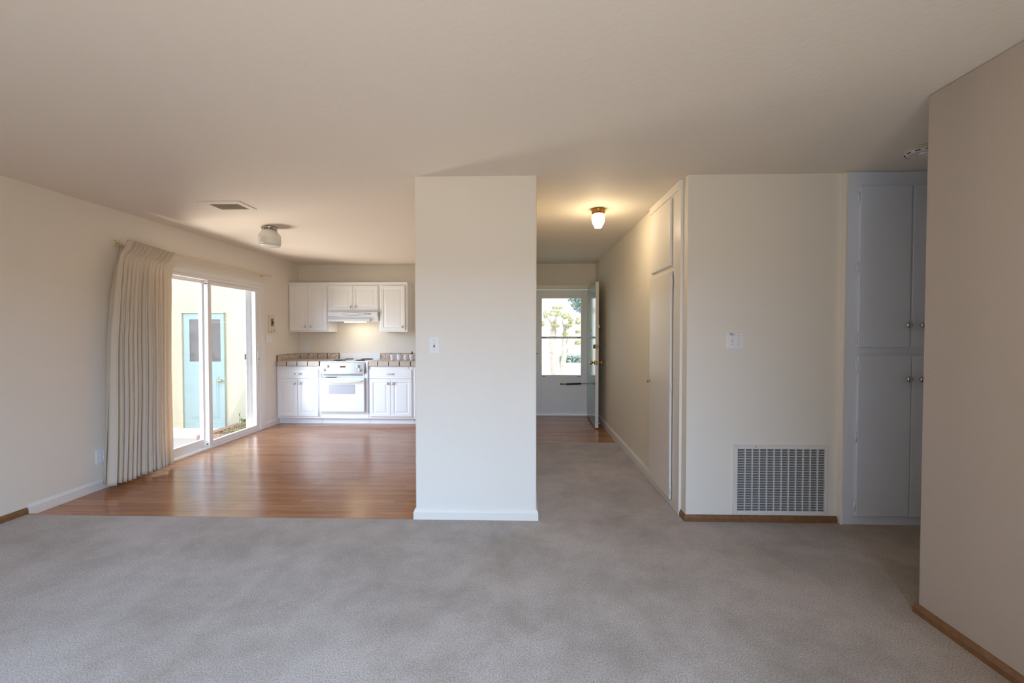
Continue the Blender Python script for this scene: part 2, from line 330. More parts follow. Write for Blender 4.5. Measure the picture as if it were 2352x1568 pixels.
# baseboards and wood strips
def basebd(mb, pts, h=0.085, t=0.014, z0=WZ, out=1):
    """pts: polyline along the wall foot (x,y); the board stands on its left side (out=1) or right side (-1)"""
    prof = [(0, z0), (t, z0), (t, z0 + h - 0.022), (t * 0.35, z0 + h), (0, z0 + h)]
    P = [Vector((p[0], p[1])) for p in pts]; loops = []
    for i, p in enumerate(P):
        d0 = (p - P[i - 1]).normalized() if i > 0 else None; d1 = (P[i + 1] - p).normalized() if i < len(P) - 1 else None
        n0 = Vector((-d0.y, d0.x)) * out if d0 else None; n1 = Vector((-d1.y, d1.x)) * out if d1 else None
        if n0 is None: nn = n1
        elif n1 is None: nn = n0
        else: nn = (n0 + n1); nn = nn / max(0.2, nn.dot(n0))
        loops.append([(p.x + nn.x * a, p.y + nn.y * a, z) for a, z in prof])
    mb.rings(loops); return mb
struct(basebd(MB(), [(-3.67, 3.095), (-3.67, 4.07)], out=-1), 'baseboard_left', M['trim'], 'white baseboard on the left wall before the patio door', 'baseboard')
struct(basebd(MB(), [(-3.67, 6.05), (-3.67, 6.41)], out=-1), 'baseboard_kitchen', M['trim'], 'short white baseboard between the patio door and the kitchen cupboards', 'baseboard')
struct(basebd(MB(), [(-0.775, 3.20), (-0.775, 3.085), (0.09, 3.085), (0.09, 5.28)], out=-1, z0=0.0, h=0.073), 'baseboard_center', M['wall'], 'white baseboard around the foot of the central wall end', 'baseboard')
struct(basebd(MB(), [(1.15, 3.935), (1.15, 7.03)], out=1, z0=WZ, h=0.105), 'baseboard_hall', M['trim'], 'white baseboard along the right hall wall', 'baseboard')
def strip(pts, out, name, label, h=0.047, t=0.014):
    return struct(basebd(MB(), pts, h=h, t=t, z0=0.0, out=out), name, M['oak'], label, 'wood strip')
strip([(-3.67, -0.8), (-3.67, 3.09)], -1, 'trim_1', 'brown oak strip at the carpet edge of the left wall')
strip([(1.15, 3.188), (1.15, 3.10), (2.20, 3.10)], -1, 'trim_2', 'brown oak strip at the foot of the wall with the air grille')
strip([(1.88, -0.8), (1.88, 2.10), (3.06, 2.10)], 1, 'trim_3', 'brown oak strip at the foot of the near right wall')
nos = MB().prism([(3.062, -0.012), (3.068, -0.0035), (3.078, 0.0), (3.10, 0.0), (3.118, -0.014), (3.122, WZ), (3.062, WZ)], -3.655, -0.79, 'x')
struct(nos, 'trim_4', M['wood'], 'rounded oak nosing where the kitchen floor meets the carpet', 'floor nosing')
struct(MB().prism([(5.27, -0.012), (5.28, -0.002), (5.30, -0.004), (5.31, WZ), (5.27, WZ)], 0.105, 1.135, 'x'), 'trim_5', M['wood'], 'oak edge strip where the hall carpet meets the entry floor', 'floor nosing')

# ------------------------------------------------------------------ outdoors
struct(MB().box(-12, -3.81, 2.0, 9.5, -0.75, -0.45), 'ground_patio', M['patio'], 'pale concrete patio outside the sliding door', 'patio')
struct(MB().box(-9.5, -3.81, 7.30, 7.5, -0.5, 3.4), 'wall_outside', M['stucco'], 'sunlit cream stucco wall across the patio', 'exterior wall')
struct(MB().box(-30, 30, 7.18, 40, -0.6, -0.3).box(-30, 30, -30, -1.0, -0.6, -0.35), 'ground_yard', M['lawn'], 'sunlit front yard beyond the entry', 'yard')
struct(MB().box(-30, 30, 17.0, 23.0, -0.30, -0.28), 'street', M['street'], 'pale street beyond the front yard', 'street')

d = thing('door_4', 'pale blue panelled door in the stucco wall across the patio', 'exterior door', (-5.45, 7.28, -0.44), kind='structure')
DX0, DX1, DZ0, DZ1 = -5.80, -5.093, -0.43, 1.66
lf = MB().box(DX0, DX1, 7.262, 7.295, DZ0, 0.84).box(DX0, DX0 + 0.11, 7.262, 7.295, 0.84, DZ1).box(DX1 - 0.06, DX1, 7.262, 7.295, 0.84, DZ1).box(DX0 + 0.11, DX1 - 0.06, 7.262, 7.295, 1.56, DZ1)
lf.box(DX0 + 0.13, DX1 - 0.10, 7.256, 7.262, -0.12, 0.60, 0.004).box(DX0 + 0.16, DX1 - 0.13, 7.252, 7.256, -0.09, 0.57, 0.003)
lf.build('leaf', M['blue'], d)
MB().box(DX0 + 0.11, DX1 - 0.06, 7.270, 7.280, 0.84, 1.56).build('pane', M['dark_pane'], d)['label'] = 'dim window pane reflecting a curtain'
MB().box(DX0 - 0.085, DX0 - 0.004, 7.235, 7.295, DZ0 - 0.01, DZ1 + 0.015, 0.004).box(DX0 - 0.085, DX1 + 0.01, 7.24, 7.295, DZ1 + 0.002, DZ1 + 0.02, 0.003).build('frame', M['stucco'], d)
MB().lathe([(0.012, 0), (0.012, 0.03), (0.028, 0.04), (0.03, 0.055), (0.02, 0.07), (0.004, 0.074)], (-5.14, 7.262, 0.52), (0, -1, 0), 20).build('knob', M['brass'], d)['label'] = 'brass knob'

pl = thing('brick_planter', 'low brick planter bed outside the patio door', 'planter', (-4.35, 6.8, -0.45))
pb = MB()
PX0, PX1, PY0, PY1, PT = -4.88, -3.86, 6.33, 7.29, -0.20
for k in range(5): pb.box(PX0, PX0 + 0.13, PY0 + k * 0.192, PY0 + k * 0.192 + 0.185, PT - 0.23, PT, 0.008)
for k in range(4): pb.box(PX0 + 0.14 + k * 0.22, PX0 + 0.14 + k * 0.22 + 0.21, PY0, PY0 + 0.13, PT - 0.23, PT, 0.008)
pb.build('brick_border', M['brick'], pl)
so = MB(); gx, gy = 16, 18; grid = []
for i in range(gx + 1):
    row = []
    for j in range(gy + 1):
        u, v = i / gx, j / gy; x = PX0 + 0.13 + u * (PX1 - PX0 - 0.13); y = PY0 + 0.13 + v * (PY1 - PY0 - 0.13)
        row.append(so.bm.verts.new((x, y, PT - 0.06 + 0.13 * math.sin(PI * min(1, u * 1.1)) * math.sin(PI * (0.15 + 0.7 * v)) + random.uniform(-0.02, 0.02))))
    grid.append(row)
for i in range(gx):
    for j in range(gy): so.bm.faces.new((grid[i][j], grid[i + 1][j], grid[i + 1][j + 1], grid[i][j + 1]))
so.build('soil', M['soil'], pl, smooth=True)
st = MB()
for k in range(420):
    x = random.uniform(PX0 + 0.15, PX1 - 0.05); y = random.uniform(PY0 + 0.15, PY1 - 0.1)
    u = (x - PX0 - 0.13) / (PX1 - PX0 - 0.13); v = (y - PY0 - 0.13) / (PY1 - PY0 - 0.13)
    z = PT - 0.06 + 0.13 * math.sin(PI * min(1, max(0, u * 1.1))) * math.sin(PI * (0.15 + 0.7 * v))
    a = random.uniform(0, 2 * PI); L = random.uniform(0.03, 0.09)
    st.tube([(x, y, z), (x + L * 0.5 * math.cos(a), y + L * 0.5 * math.sin(a), z + random.uniform(0.015, 0.05)), (x + L * math.cos(a), y + L * math.sin(a), z + 0.01)], 0.004, 4)
st.build('dry_grass', M['straw'], pl)['kind'] = 'stuff'
def blade(mb, base, a, L, wd, droop, seg=6):
    prev = None; b = Vector(base)
    for i in range(seg + 1):
        t = i / seg; r = L * 0.75 * math.sin(t * droop) / droop * 1.1; z = L * (t - 0.55 * droop * t * t * 0.8)
        c = b + Vector((math.cos(a) * r, math.sin(a) * r, z)); n2 = Vector((-math.sin(a), math.cos(a), 0)) * wd * (1 - t) ** 0.6 * (0.5 + t if t < .5 else 1)
        if prev:
            f = mb.bm.faces.new((prev[0], prev[1], mb.bm.verts.new(c + n2 + Vector((0, 0, .003))), mb.bm.verts.new(c - n2))); prev = (f.verts[3], f.verts[2])
        else: prev = (mb.bm.verts.new(c - n2), mb.bm.verts.new(c + n2))
p2 = MB()
for k in range(11): blade(p2, (-4.50 + random.uniform(-.03, .03), 6.88 + random.uniform(-.04, .04), -0.12), k * 0.6 + random.uniform(-.2, .2), random.uniform(0.12, 0.20), 0.018, 1.2)
tag(p2.build('strap_leaf_plant', M['leaf'], origin=(-4.50, 6.88, -0.12)), 'green strap leaved plant at the house end of the planter', 'plant')
p3 = MB(); p3.tube([(-4.70, 7.05, -0.14), (-4.69, 7.05, -0.06), (-4.71, 7.06, 0.0)], [0.006, 0.005, 0.003], 6)
for z, a in ((-0.08, 0.4), (-0.05, 2.6), (-0.03, 5.0), (-0.01, 1.2), (0.0, 3.4)): blade(p3, (-4.70, 7.055, z), a, 0.045, 0.010, 1.0, 3)
tag(p3.build('weed_sprig', M['leaf'], origin=(-4.70, 7.05, -0.14)), 'single tall weed sprig rising from the planter against the wall', 'weed')

# front yard tree seen through the storm door glass
t = thing('pruned_tree', 'cloud pruned tree with pale twisting trunk seen through the storm door', 'tree', (0.85, 12.2, -0.3))
tk = MB()
tk.tube([(0.95, 12.2, -0.35), (0.92, 12.2, 0.2), (0.84, 12.15, 0.7), (0.80, 12.2, 1.2), (0.88, 12.2, 1.7)], [0.22, 0.16, 0.12, 0.10, 0.04], 14)
tk.tube([(1.02, 12.15, -0.35), (1.05, 12.15, 0.2), (1.12, 12.1, 0.7), (1.12, 12.1, 1.1), (1.25, 12.1, 1.6)], [0.12, 0.09, 0.07, 0.06, 0.025], 12)
tk.build('trunk', M['bark'], t)
clumps = [(0.60, 1.84, .06, .12), (0.86, 1.86, .20, .085), (1.17, 1.79, .14, .08), (1.30, 1.66, .07, .09), (0.87, 1.52, .14, .055), (1.23, 1.53, .12, .055), (1.15, 1.30, .10, .08), (1.50, 1.36, .08, .05), (1.52, 1.64, .10, .10), (1.50, 1.06, .10, .07), (0.94, 2.02, .18, .045), (0.53, 1.58, .05, .07), (1.72, 1.85, .16, .08), (0.28, 1.95, .14, .08)]
for cx, cz, rx, rz in clumps:
    tk = MB(); tk.tube([(0.82 if cx < 1.1 else 1.14, 12.15, cz - 0.45), ((cx + 0.97) / 2, 12.12, cz - 0.16), (cx, 12.1, cz - 0.02)], [0.03, 0.02, 0.010], 7); tk.build('branch', M['bark'], t)
    lf = MB()
    for k in range(int(60 + 1500 * rx)):
        a = random.uniform(0, 2 * PI); ph = random.uniform(-1, 1); rr = random.uniform(0.5, 1) ** 0.5; q = math.sqrt(1 - ph * ph)
        c = Vector((cx + rx * rr * q * math.cos(a), 12.1 + rx * rr * q * math.sin(a), cz + rz * rr * ph)); s_ = random.uniform(0.014, 0.03)
        u = Vector((random.uniform(-1, 1), random.uniform(-1, 1), random.uniform(-1, 1))).normalized() * s_; v2 = u.orthogonal().normalized() * s_ * 0.6
        lf.bm.faces.new([lf.bm.verts.new(c + p) for p in (u, v2, -u, -v2)])
    lf.build('foliage', M['tree_leaf'], t)
t = thing('street_tree', 'dark blue green tree rising beyond the street behind the pruned tree', 'tree', (3.5, 25, -0.3))
MB().tube([(3.5, 25, -0.4), (3.55, 25, 1.5), (3.5, 25, 3.2)], [0.2, 0.16, 0.08], 12).build('trunk', M['bark'], t)
lf = MB()
for k in range(2600):
    a = random.uniform(0, 2 * PI); ph = random.uniform(-1, 1); rr = random.random() ** 0.4; q = math.sqrt(1 - ph * ph)
    c = Vector((3.6 + 1.2 * rr * q * math.cos(a), 25 + 1.0 * rr * q * math.sin(a), 3.6 + 1.25 * rr * ph)); s_ = random.uniform(0.06, 0.14)
    u = Vector((random.uniform(-1, 1), random.uniform(-1, 1), random.uniform(-1, 1))).normalized() * s_; v2 = u.orthogonal().normalized() * s_ * 0.6
    lf.bm.faces.new([lf.bm.verts.new(c + p) for p in (u, v2, -u, -v2)])
lf.build('foliage', M['dark_leaf'], t)
hg = MB()
for k in range(5200):
    c = Vector((random.uniform(2.0, 9), 24 + random.uniform(-.4, .4), random.uniform(-.3, 0.1))); s_ = random.uniform(0.05, 0.1)
    u = Vector((random.uniform(-1, 1), random.uniform(-1, 1), random.uniform(-1, 1))).normalized() * s_; v2 = u.orthogonal().normalized() * s_ * 0.6
    hg.bm.faces.new([hg.bm.verts.new(c + p) for p in (u, v2, -u, -v2)])
tag(hg.build('clipped_hedge', M['dark_leaf'], origin=(5, 24, -0.3)), 'low pale green hedge on the far side of the street', 'hedge')

# ------------------------------------------------------------------ patio sliding door (in the left wall)
d = thing('door_1', 'white sliding glass patio door with wide white casing beside the curtain', 'patio door', (-3.72, 5.05, WZ), kind='structure')
CX = -3.652
cs = MB().box(CX - 0.018, CX, SY1 - 0.005, SY1 + 0.072, WZ, SZ1 - 0.005, 0.004).box(CX - 0.018, CX, SY0 - 0.072, SY0 + 0.005, WZ, SZ1 - 0.005, 0.004).box(CX - 0.018, CX + 0.003, SY0 - 0.072, SY1 + 0.075, SZ1 - 0.005, SZ1 + 0.05, 0.004)
cs.build('casing', M['trim'], d)
fr = MB().box(-3.80, CX - 0.012, SY1 - 0.03, SY1, WZ, SZ1, 0.003).box(-3.80, CX - 0.012, SY0, SY0 + 0.03, WZ, SZ1, 0.003).box(-3.80, CX - 0.012, SY0 + 0.03, SY1 - 0.03, SZ1 - 0.04, SZ1, 0.003).box(-3.80, CX - 0.008, SY0 + 0.03, SY1 - 0.03, WZ - 0.004, WZ + 0.02, 0.003)
fr.box(-3.738, -3.730, SY0 + 0.03, SY1 - 0.03, SZ1 - 0.06, SZ1 - 0.04).box(-3.738, -3.730, SY0 + 0.03, SY1 - 0.03, WZ + 0.02, WZ + 0.03)
fr.build('frame', M['vinyl'], d)
def sash(name, y0, y1, z0, z1, x0, x1, sl, sr, rt, rb, label):
    o = MB().box(x0, x1, y0, y0 + sl, z0, z1, 0.003).box(x0, x1, y1 - sr, y1, z0, z1, 0.003).box(x0, x1, y0 + sl, y1 - sr, z1 - rt, z1, 0.003).box(x0, x1, y0 + sl, y1 - sr, z0, z0 + rb, 0.003).build(name, M['vinyl'], d)
    o['label'] = label
    MB().box((x0 + x1) / 2 - 0.004, (x0 + x1) / 2 + 0.004, y0 + sl - 0.005, y1 - sr + 0.005, z0 + rb - 0.005, z1 - rt + 0.005).build('pane', M['glass'], o)
    return o
slide = sash('sliding_panel', 4.985, 5.945, 0.003, 1.945, -3.728, -3.682, 0.058, 0.06, 0.05, 0.055, 'inner sliding glass panel')
fixd = sash('fixed_panel', 4.17, 5.02, 0.003, 1.945, -3.786, -3.740, 0.05, 0.05, 0.035, 0.085, 'outer fixed glass panel')
scr = MB().box(-3.806, -3.790, 5.845, 5.945, 0.003, 1.945, 0.003).build('screen_stile', M['vinyl'], d)
MB().box(-3.682, -3.664, 5.905, 5.93, 0.92, 1.08, 0.006).build('handle', M['vinyl'], slide)
MB().box(-3.683, -3.660, 5.913, 5.922, 0.955, 0.985, 0.002).build('latch', M['black'], slide)
MB().box(-3.812, -3.796, 5.83, 5.885, 0.965, 1.045, 0.004).build('latch_box', M['grey'], d)['label'] = 'grey metal latch box'
MB().box(-3.682, -3.6805, 4.992, 5.0, 1.905, 1.915).box(-3.72, -3.69, 4.9845, 4.986, 1.90, 1.91).box(-3.72, -3.70, 4.9845, 4.986, 0.02, 0.035).build('bumper', M['dark'], slide)
pull = MB().tube([(-3.80, 5.80, 1.905), (-3.80, 5.80, 1.86)], 0.0015, 6); pull.tube([(-3.80, 5.80 + 0.022 * math.cos(a * PI / 10), 1.84 + 0.022 * math.sin(a * PI / 10)) for a in range(20)], 0.002, 6, closed=True)
pull.build('pull_ring', M['rod'], d)

# ------------------------------------------------------------------ curtain and its rod
rod = thing('curtain_rod', 'ivory traverse curtain rod along the wall above the patio door', 'curtain rod', (-3.62, 4.95, 2.12))
MB().box(-3.612, -3.590, 3.89, 6.125, 2.122, 2.150, 0.004).box(-3.5905, -3.5895, 3.92, 6.10, 2.133, 2.139).build('rail', M['rod'], rod)
MB().box(-3.669, -3.655, 3.80, 3.885, 2.110, 2.165, 0.003).box(-3.66, -3.60, 3.885, 3.90, 2.125, 2.15, 0.002).build('end_bracket', M['ivory'], rod)
multi('bracket_slot', [(-3.6555, -3.654, yy - 0.003, yy + 0.003, zz - 0.003, zz + 0.003) for yy in (3.815, 3.855) for zz in (2.12, 2.155)] + [(-3.6555, -3.654, 3.82, 3.862, 2.135, 2.139)], 'dark', rod)
MB().box(-3.669, -3.61, 5.98, 6.005, 2.118, 2.13, 0.003).build('support_bracket', M['rod'], rod)

def lerp_tab(tab, t):
    for (a, va), (b2, vb) in zip(tab, tab[1:]):
        if t <= b2: return va + (vb - va) * (t - a) / (b2 - a)
    return tab[-1][1]
LEFT = [(0, 3.80), (0.04, 3.79), (0.10, 3.745), (0.2, 3.70), (0.4, 3.655), (0.7, 3.625), (1, 3.585)]
RIGHT = [(0, 4.405), (0.03, 4.385), (0.07, 4.335), (0.12, 4.31), (0.3, 4.295), (1, 4.285)]
NP, NU, NV = 11, 520, 70
US = 0.82          # beyond this the leading edge hangs almost flat
cu = MB(); ZT = 2.165
rnd = random.Random(3); jit = [0] + [rnd.uniform(-0.42, 0.42) for _ in range(NP - 1)] + [0]; dep = [rnd.uniform(0.6, 1.15) for _ in range(NP + 1)]
rows = []
for j in range(NV + 1):
    v = (j / NV) ** 1.2; row = []
    y0, y1 = lerp_tab(LEFT, v), lerp_tab(RIGHT, v)
    for i in range(NU + 1):
        u = i / NU
        if u < US:
            t = u / US * NP; c = min(NP - 1, int(t)); fr_ = t - c
            f2 = (fr_ + jit[c] * 0.5 * (1 - fr_) - jit[c + 1] * 0.5 * fr_)
            f2 = min(1.0, max(0.0, f2)); ridge = math.sin(PI * f2) ** 0.55; d_ = dep[c] * (1 - fr_) + dep[c + 1] * fr_
            lean = math.sin(2 * PI * f2)
        else:
            q = (u - US) / (1 - US); ridge = 0.55 + 0.45 * math.cos(q * 4.2); d_ = 0.8; lean = 0
        k = min(1.0, max(0.0, (v - 0.055) / 0.22))
        env = lerp_tab([(0, 0.046), (0.04, 0.036), (0.058, 0.009), (0.074, 0.011), (0.15, 0.034), (0.35, 0.050), (1, 0.066)], v)
        tuck = abs(math.sin(2.5 * PI * u / US * NP)) if u < US else 0.4
        hd_ = min(1.0, max(0.0, (0.10 - v) / 0.05))       # stiff heading gathered into slanting tucks
        amp = env * (d_ if v > 0.08 else 1.0)
        x = -3.556 + amp * (ridge * (1 - hd_) + hd_ * (0.25 * ridge + 0.75 * tuck)) + 0.004 * math.sin(9 * v + 6 * u) * (1 - hd_)
        sh = -0.008 + (0.004 + 0.009 * k) * lean + 0.036 * max(0, (0.058 - v) / 0.058)
        y = y0 + (y1 - y0) * u + sh
        x += 0.012 * v * (1 - u)
        zt = ZT - 0.03 * u - (0.012 if u > US else 0); zb = 0.030 - 0.022 * u + 0.006 * math.sin(u * 17) + (0.016 if 0.55 < u < 0.64 else 0)
        row.append(cu.bm.verts.new((x, y, zt + (zb - zt) * v)))
    rows.append(row)
for j in range(NV):
    for i in range(NU):
        f = cu.bm.faces.new((rows[j][i], rows[j][i + 1], rows[j + 1][i + 1], rows[j + 1][i])); f.smooth = True
ct = thing('curtain', 'long cream pinch pleated curtain drawn back at the left of the patio door', 'curtain', (-3.55, 4.0, 0.02))
c = cu.build('drape', M['curtain'], ct); sd = c.modifiers.new('thickness', 'SOLIDIFY'); sd.thickness = 0.002
lin = MB(); rr = []
for j in range(31):   # back edge of the cloth turned towards the wall
    v = j / 30; y0 = lerp_tab(LEFT, v); row = []
    for i in range(9):
        u = i / 8; x = -3.556 - 0.10 * u; y = y0 - 0.004 + 0.085 * u + 0.022 * math.sin(u * 5 + v * 3) * u
        row.append(lin.bm.verts.new((x, y, 2.112 - 2.07 * v)))
    rr.append(row)
for j in range(30):
    for i in range(8): lin.bm.faces.new((rr[j][i], rr[j][i + 1], rr[j + 1][i + 1], rr[j + 1][i])).smooth = True
c = lin.build('return_edge', M['curtain'], ct); sd = c.modifiers.new('thickness', 'SOLIDIFY'); sd.thickness = 0.002

# ------------------------------------------------------------------ kitchen
CF = 6.36    # face frame plane of the base units
def knob(parent, x, y, z, axis=(0, -1, 0), s=1.0, m='chrome', name='knob'):
    return MB().lathe([(r * s, h * s) for r, h in KNOB], (x, y, z), axis, 20).build(name, M[m], parent)
def pull(parent, x, y, z):
    p = MB()
    for sx in (-0.045, 0.045): p.lathe([(0.009, 0), (0.009, 0.004), (0.004, 0.006), (0.004, 0.018)], (x + sx, y, z), (0, -1, 0), 12)
    p.tube([(x - 0.045, y - 0.018, z), (x - 0.02, y - 0.022, z + 0.002), (x, y - 0.023, z + 0.004), (x + 0.02, y - 0.022, z + 0.002), (x + 0.045, y - 0.018, z)], [0.007, 0.003, 0.005, 0.003, 0.007], 10)
    return p.build('pull', M['chrome'], parent)
def base_cabinet(label, x0, x1, dr, doors, knobs):
    c = thing('base_cabinet', label, 'kitchen cabinet', ((x0 + x1) / 2, 6.7, WZ), 'kitchen base cabinets')
    MB().box(x0, x1, CF, 7.02, 0.062, 0.842, 0.002).build('body', M['cabinet'], c)
    MB().box(x0, x1, 6.41, 6.43, WZ, 0.062).build('toe_kick', M['cabinet'], c)
    if dr:
        o = MB().panel(dr[0], dr[1], 0.66, 0.788, CF - 0.019, DRAWP).build('drawer', M['cabinet'], c); pull(o, (dr[0] + dr[1]) / 2, CF - 0.019, 0.725)
    for (a, b2), kx in zip(doors, knobs):
        o = MB().panel(a, b2, 0.095, 0.648, CF - 0.019, DOORP).build('door', M['cabinet'], c)
        if kx: knob(o, kx, CF - 0.019, 0.588)
    return c
base_cabinet('white base cabinet with drawer and two doors left of the oven', -3.665, -3.012, (-3.640, -3.040), [(-3.650, -3.350), (-3.344, -3.042)], [-3.392, -3.309])
b3 = base_cabinet('white base cabinet with drawer and two doors right of the oven', -2.288, -1.632, (-2.272, -1.650), [(-2.270, -1.962), (-1.957, -1.648)], [-1.998, -1.922])
MB().box(-2.22, -1.70, CF - 0.008, CF + 0.01, 0.806, 0.828, 0.002).build('cutting_board_edge', M['cabinet'], b3)['label'] = 'edge of a pull-out board under the counter'
base_cabinet('white base cabinet half hidden behind the central wall end', -1.628, -0.95, (-1.612, -0.97), [(-1.612, -1.30), (-1.294, -0.97)], [None, None])
# panel under and around the built-in oven
ov = thing('built_in_range', 'white built-in electric range with steel control panel', 'oven range', (-2.65, 6.68, WZ))
RX0, RX1 = -3.008, -2.292
MB().box(RX0, RX1, CF, 7.02, 0.062, 0.150, 0.002).box(RX0, RX1, 6.41, 6.43, WZ, 0.062).build('base_panel', M['cabinet'], ov)
MB().box(RX0 + 0.004, RX1 - 0.004, CF - 0.006, 7.0, 0.150, 0.895, 0.004).build('body', M['enamel'], ov)
fl = MB().box(RX0 + 0.0, RX0 + 0.018, CF - 0.022, CF + 0.02, 0.150, 0.895, 0.004).box(RX1 - 0.042, RX1, CF - 0.022, CF + 0.02, 0.150, 0.895, 0.006).box(RX0, RX1, CF - 0.022, CF + 0.02, 0.142, 0.165, 0.005)
fl.build('frame', M['enamel'], ov)
MB().box(RX0 + 0.004, RX1 + 0.006, CF - 0.02, 7.0, 0.893, 0.912, 0.006).build('cooktop', M['enamel'], ov)
# sloping steel panel: top edge further back than the bottom edge
def slope_y(z): return CF - 0.028 - (0.893 - z) * 0.16
cp = MB().prism([(slope_y(0.735), 0.735), (slope_y(0.893), 0.893), (CF + 0.02, 0.893), (CF + 0.02, 0.735)], RX0 + 0.02, RX1 - 0.044, 'x'); cpo = cp.build('control_panel', M['steel'], ov)
cpo['label'] = 'brushed steel control panel'
nrm = Vector((0, -1, 0.16)).normalized()
MB().prism([(slope_y(0.785) - 0.002, 0.785), (slope_y(0.862) - 0.002, 0.862), (slope_y(0.862) + 0.01, 0.862), (slope_y(0.785) + 0.01, 0.785)], -2.765, -2.55, 'x').build('clock_panel', M['plastic'], cpo)
MB().prism([(slope_y(0.822) - 0.004, 0.822), (slope_y(0.845) - 0.004, 0.845), (slope_y(0.845) + 0.01, 0.845), (slope_y(0.822) + 0.01, 0.822)], -2.70, -2.618, 'x').build('display', M['display'], cpo)['label'] = 'dark amber clock display'
for k in range(6):
    xx = -2.745 + k * 0.034; MB().prism([(slope_y(0.795) - 0.0035, 0.795), (slope_y(0.802) - 0.0035, 0.802), (slope_y(0.802), 0.802), (slope_y(0.795), 0.795)], xx, xx + 0.01, 'x').build('touch_pad', M['ink_blue'], cpo)
for kx, kz in ((-2.885, 0.840), (-2.935, 0.784), (-2.437, 0.840), (-2.405, 0.784)):
    k = MB().lathe([(0.024, 0), (0.025, 0.006), (0.020, 0.010), (0.017, 0.024), (0.012, 0.026)], (kx, slope_y(kz), kz), nrm, 24).build('knob', M['plastic'], cpo)
    MB().box(kx - 0.003, kx + 0.003, slope_y(kz) - 0.031, slope_y(kz) - 0.02, kz - 0.014, kz + 0.020, 0.001).build('knob_ridge', M['plastic'], cpo)
MB().lathe([(0.009, 0), (0.009, 0.006), (0.003, 0.007)], (-2.363, slope_y(0.858), 0.858), nrm, 16).build('oven_lamp', M['plastic'], cpo)
multi('panel_mark', [(kx, kx + 0.012, slope_y(kz) - 0.0008, slope_y(kz) + 0.004, kz, kz + 0.003) for kx, kz in ((-2.92, 0.866), (-2.945, 0.845), (-2.965, 0.810), (-2.81, 0.835), (-2.79, 0.835), (-2.375, 0.81))], 'grey', cpo)
MB().box(RX0 + 0.03, RX1 - 0.06, CF - 0.018, CF + 0.01, 0.685, 0.732, 0.002).build('vent_panel', M['enamel'], ov)
vs = MB()
for k in range(46): vs.box(RX0 + 0.055 + k * 0.0128, RX0 + 0.062 + k * 0.0128, CF - 0.0195, CF - 0.016, 0.698, 0.722, rot=Matrix.Rotation(0.5, 3, 'Y'))
vs.build('vent_slots', M['grey'], ov)
dr = MB().panel(RX0 + 0.018, RX1 - 0.046, 0.170, 0.672, CF - 0.055, [(0, 0.05), (0, 0.008), (0.003, 0.002), (0.010, 0)]).build('oven_door', M['enamel'], ov)
MB().box(RX0 + 0.10, RX0 + 0.25, CF - 0.05, CF - 0.02, 0.673, 0.678).build('door_vent', M['black'], dr)
wpts = []
for (cx, cz, a0) in ((-2.487, 0.557, 0), (-2.847, 0.557, 90), (-2.847, 0.449, 180), (-2.487, 0.449, 270)):
    for k in range(5): a = math.radians(a0 + k * 22.5); wpts.append((cx + 0.015 * math.cos(a), cz + 0.015 * math.sin(a)))
MB().prism(wpts, CF - 0.058, CF - 0.05, 'y').build('oven_window', M['oven_glass'], dr)['label'] = 'grey glass oven window'
hx0, hx1 = RX0 + 0.045, RX1 - 0.07
MB().tube([(hx0, CF - 0.052, 0.626), (hx0 + 0.006, CF - 0.072, 0.625), (hx0 + 0.03, CF - 0.088, 0.622), (hx0 + 0.16, CF - 0.096, 0.617), (-2.665, CF - 0.098, 0.615), (hx1 - 0.16, CF - 0.096, 0.617), (hx1 - 0.03, CF - 0.088, 0.622), (hx1 - 0.006, CF - 0.072, 0.625), (hx1, CF - 0.052, 0.626)], [0.009, 0.011, 0.0125, 0.015, 0.016, 0.015, 0.0125, 0.011, 0.009], 16).build('handle', M['enamel'], dr)
for bx, by, br_ in ((-2.79, 6.52, 0.098), (-2.475, 6.52, 0.075), (-2.76, 6.80, 0.075), (-2.475, 6.80, 0.098)):
    o = MB().lathe([(br_ + 0.018, 0), (br_ + 0.018, 0.003), (br_ + 0.008, 0.004), (br_, 0.001), (0.02, 0.0005)], (bx, by, 0.912), seg=36).build('burner', M['drip'], ov)
    sp = []; turns = 3.5
    for k in range(int(turns * 28)):
        a = 2 * PI * k / 28; r = 0.02 + (br_ - 0.024) * k / (turns * 28); sp.append((bx + r * math.cos(a), by + r * math.sin(a), 0.919))
    MB().tube(sp, 0.0055, 8).build('coil', M['burner'], o)

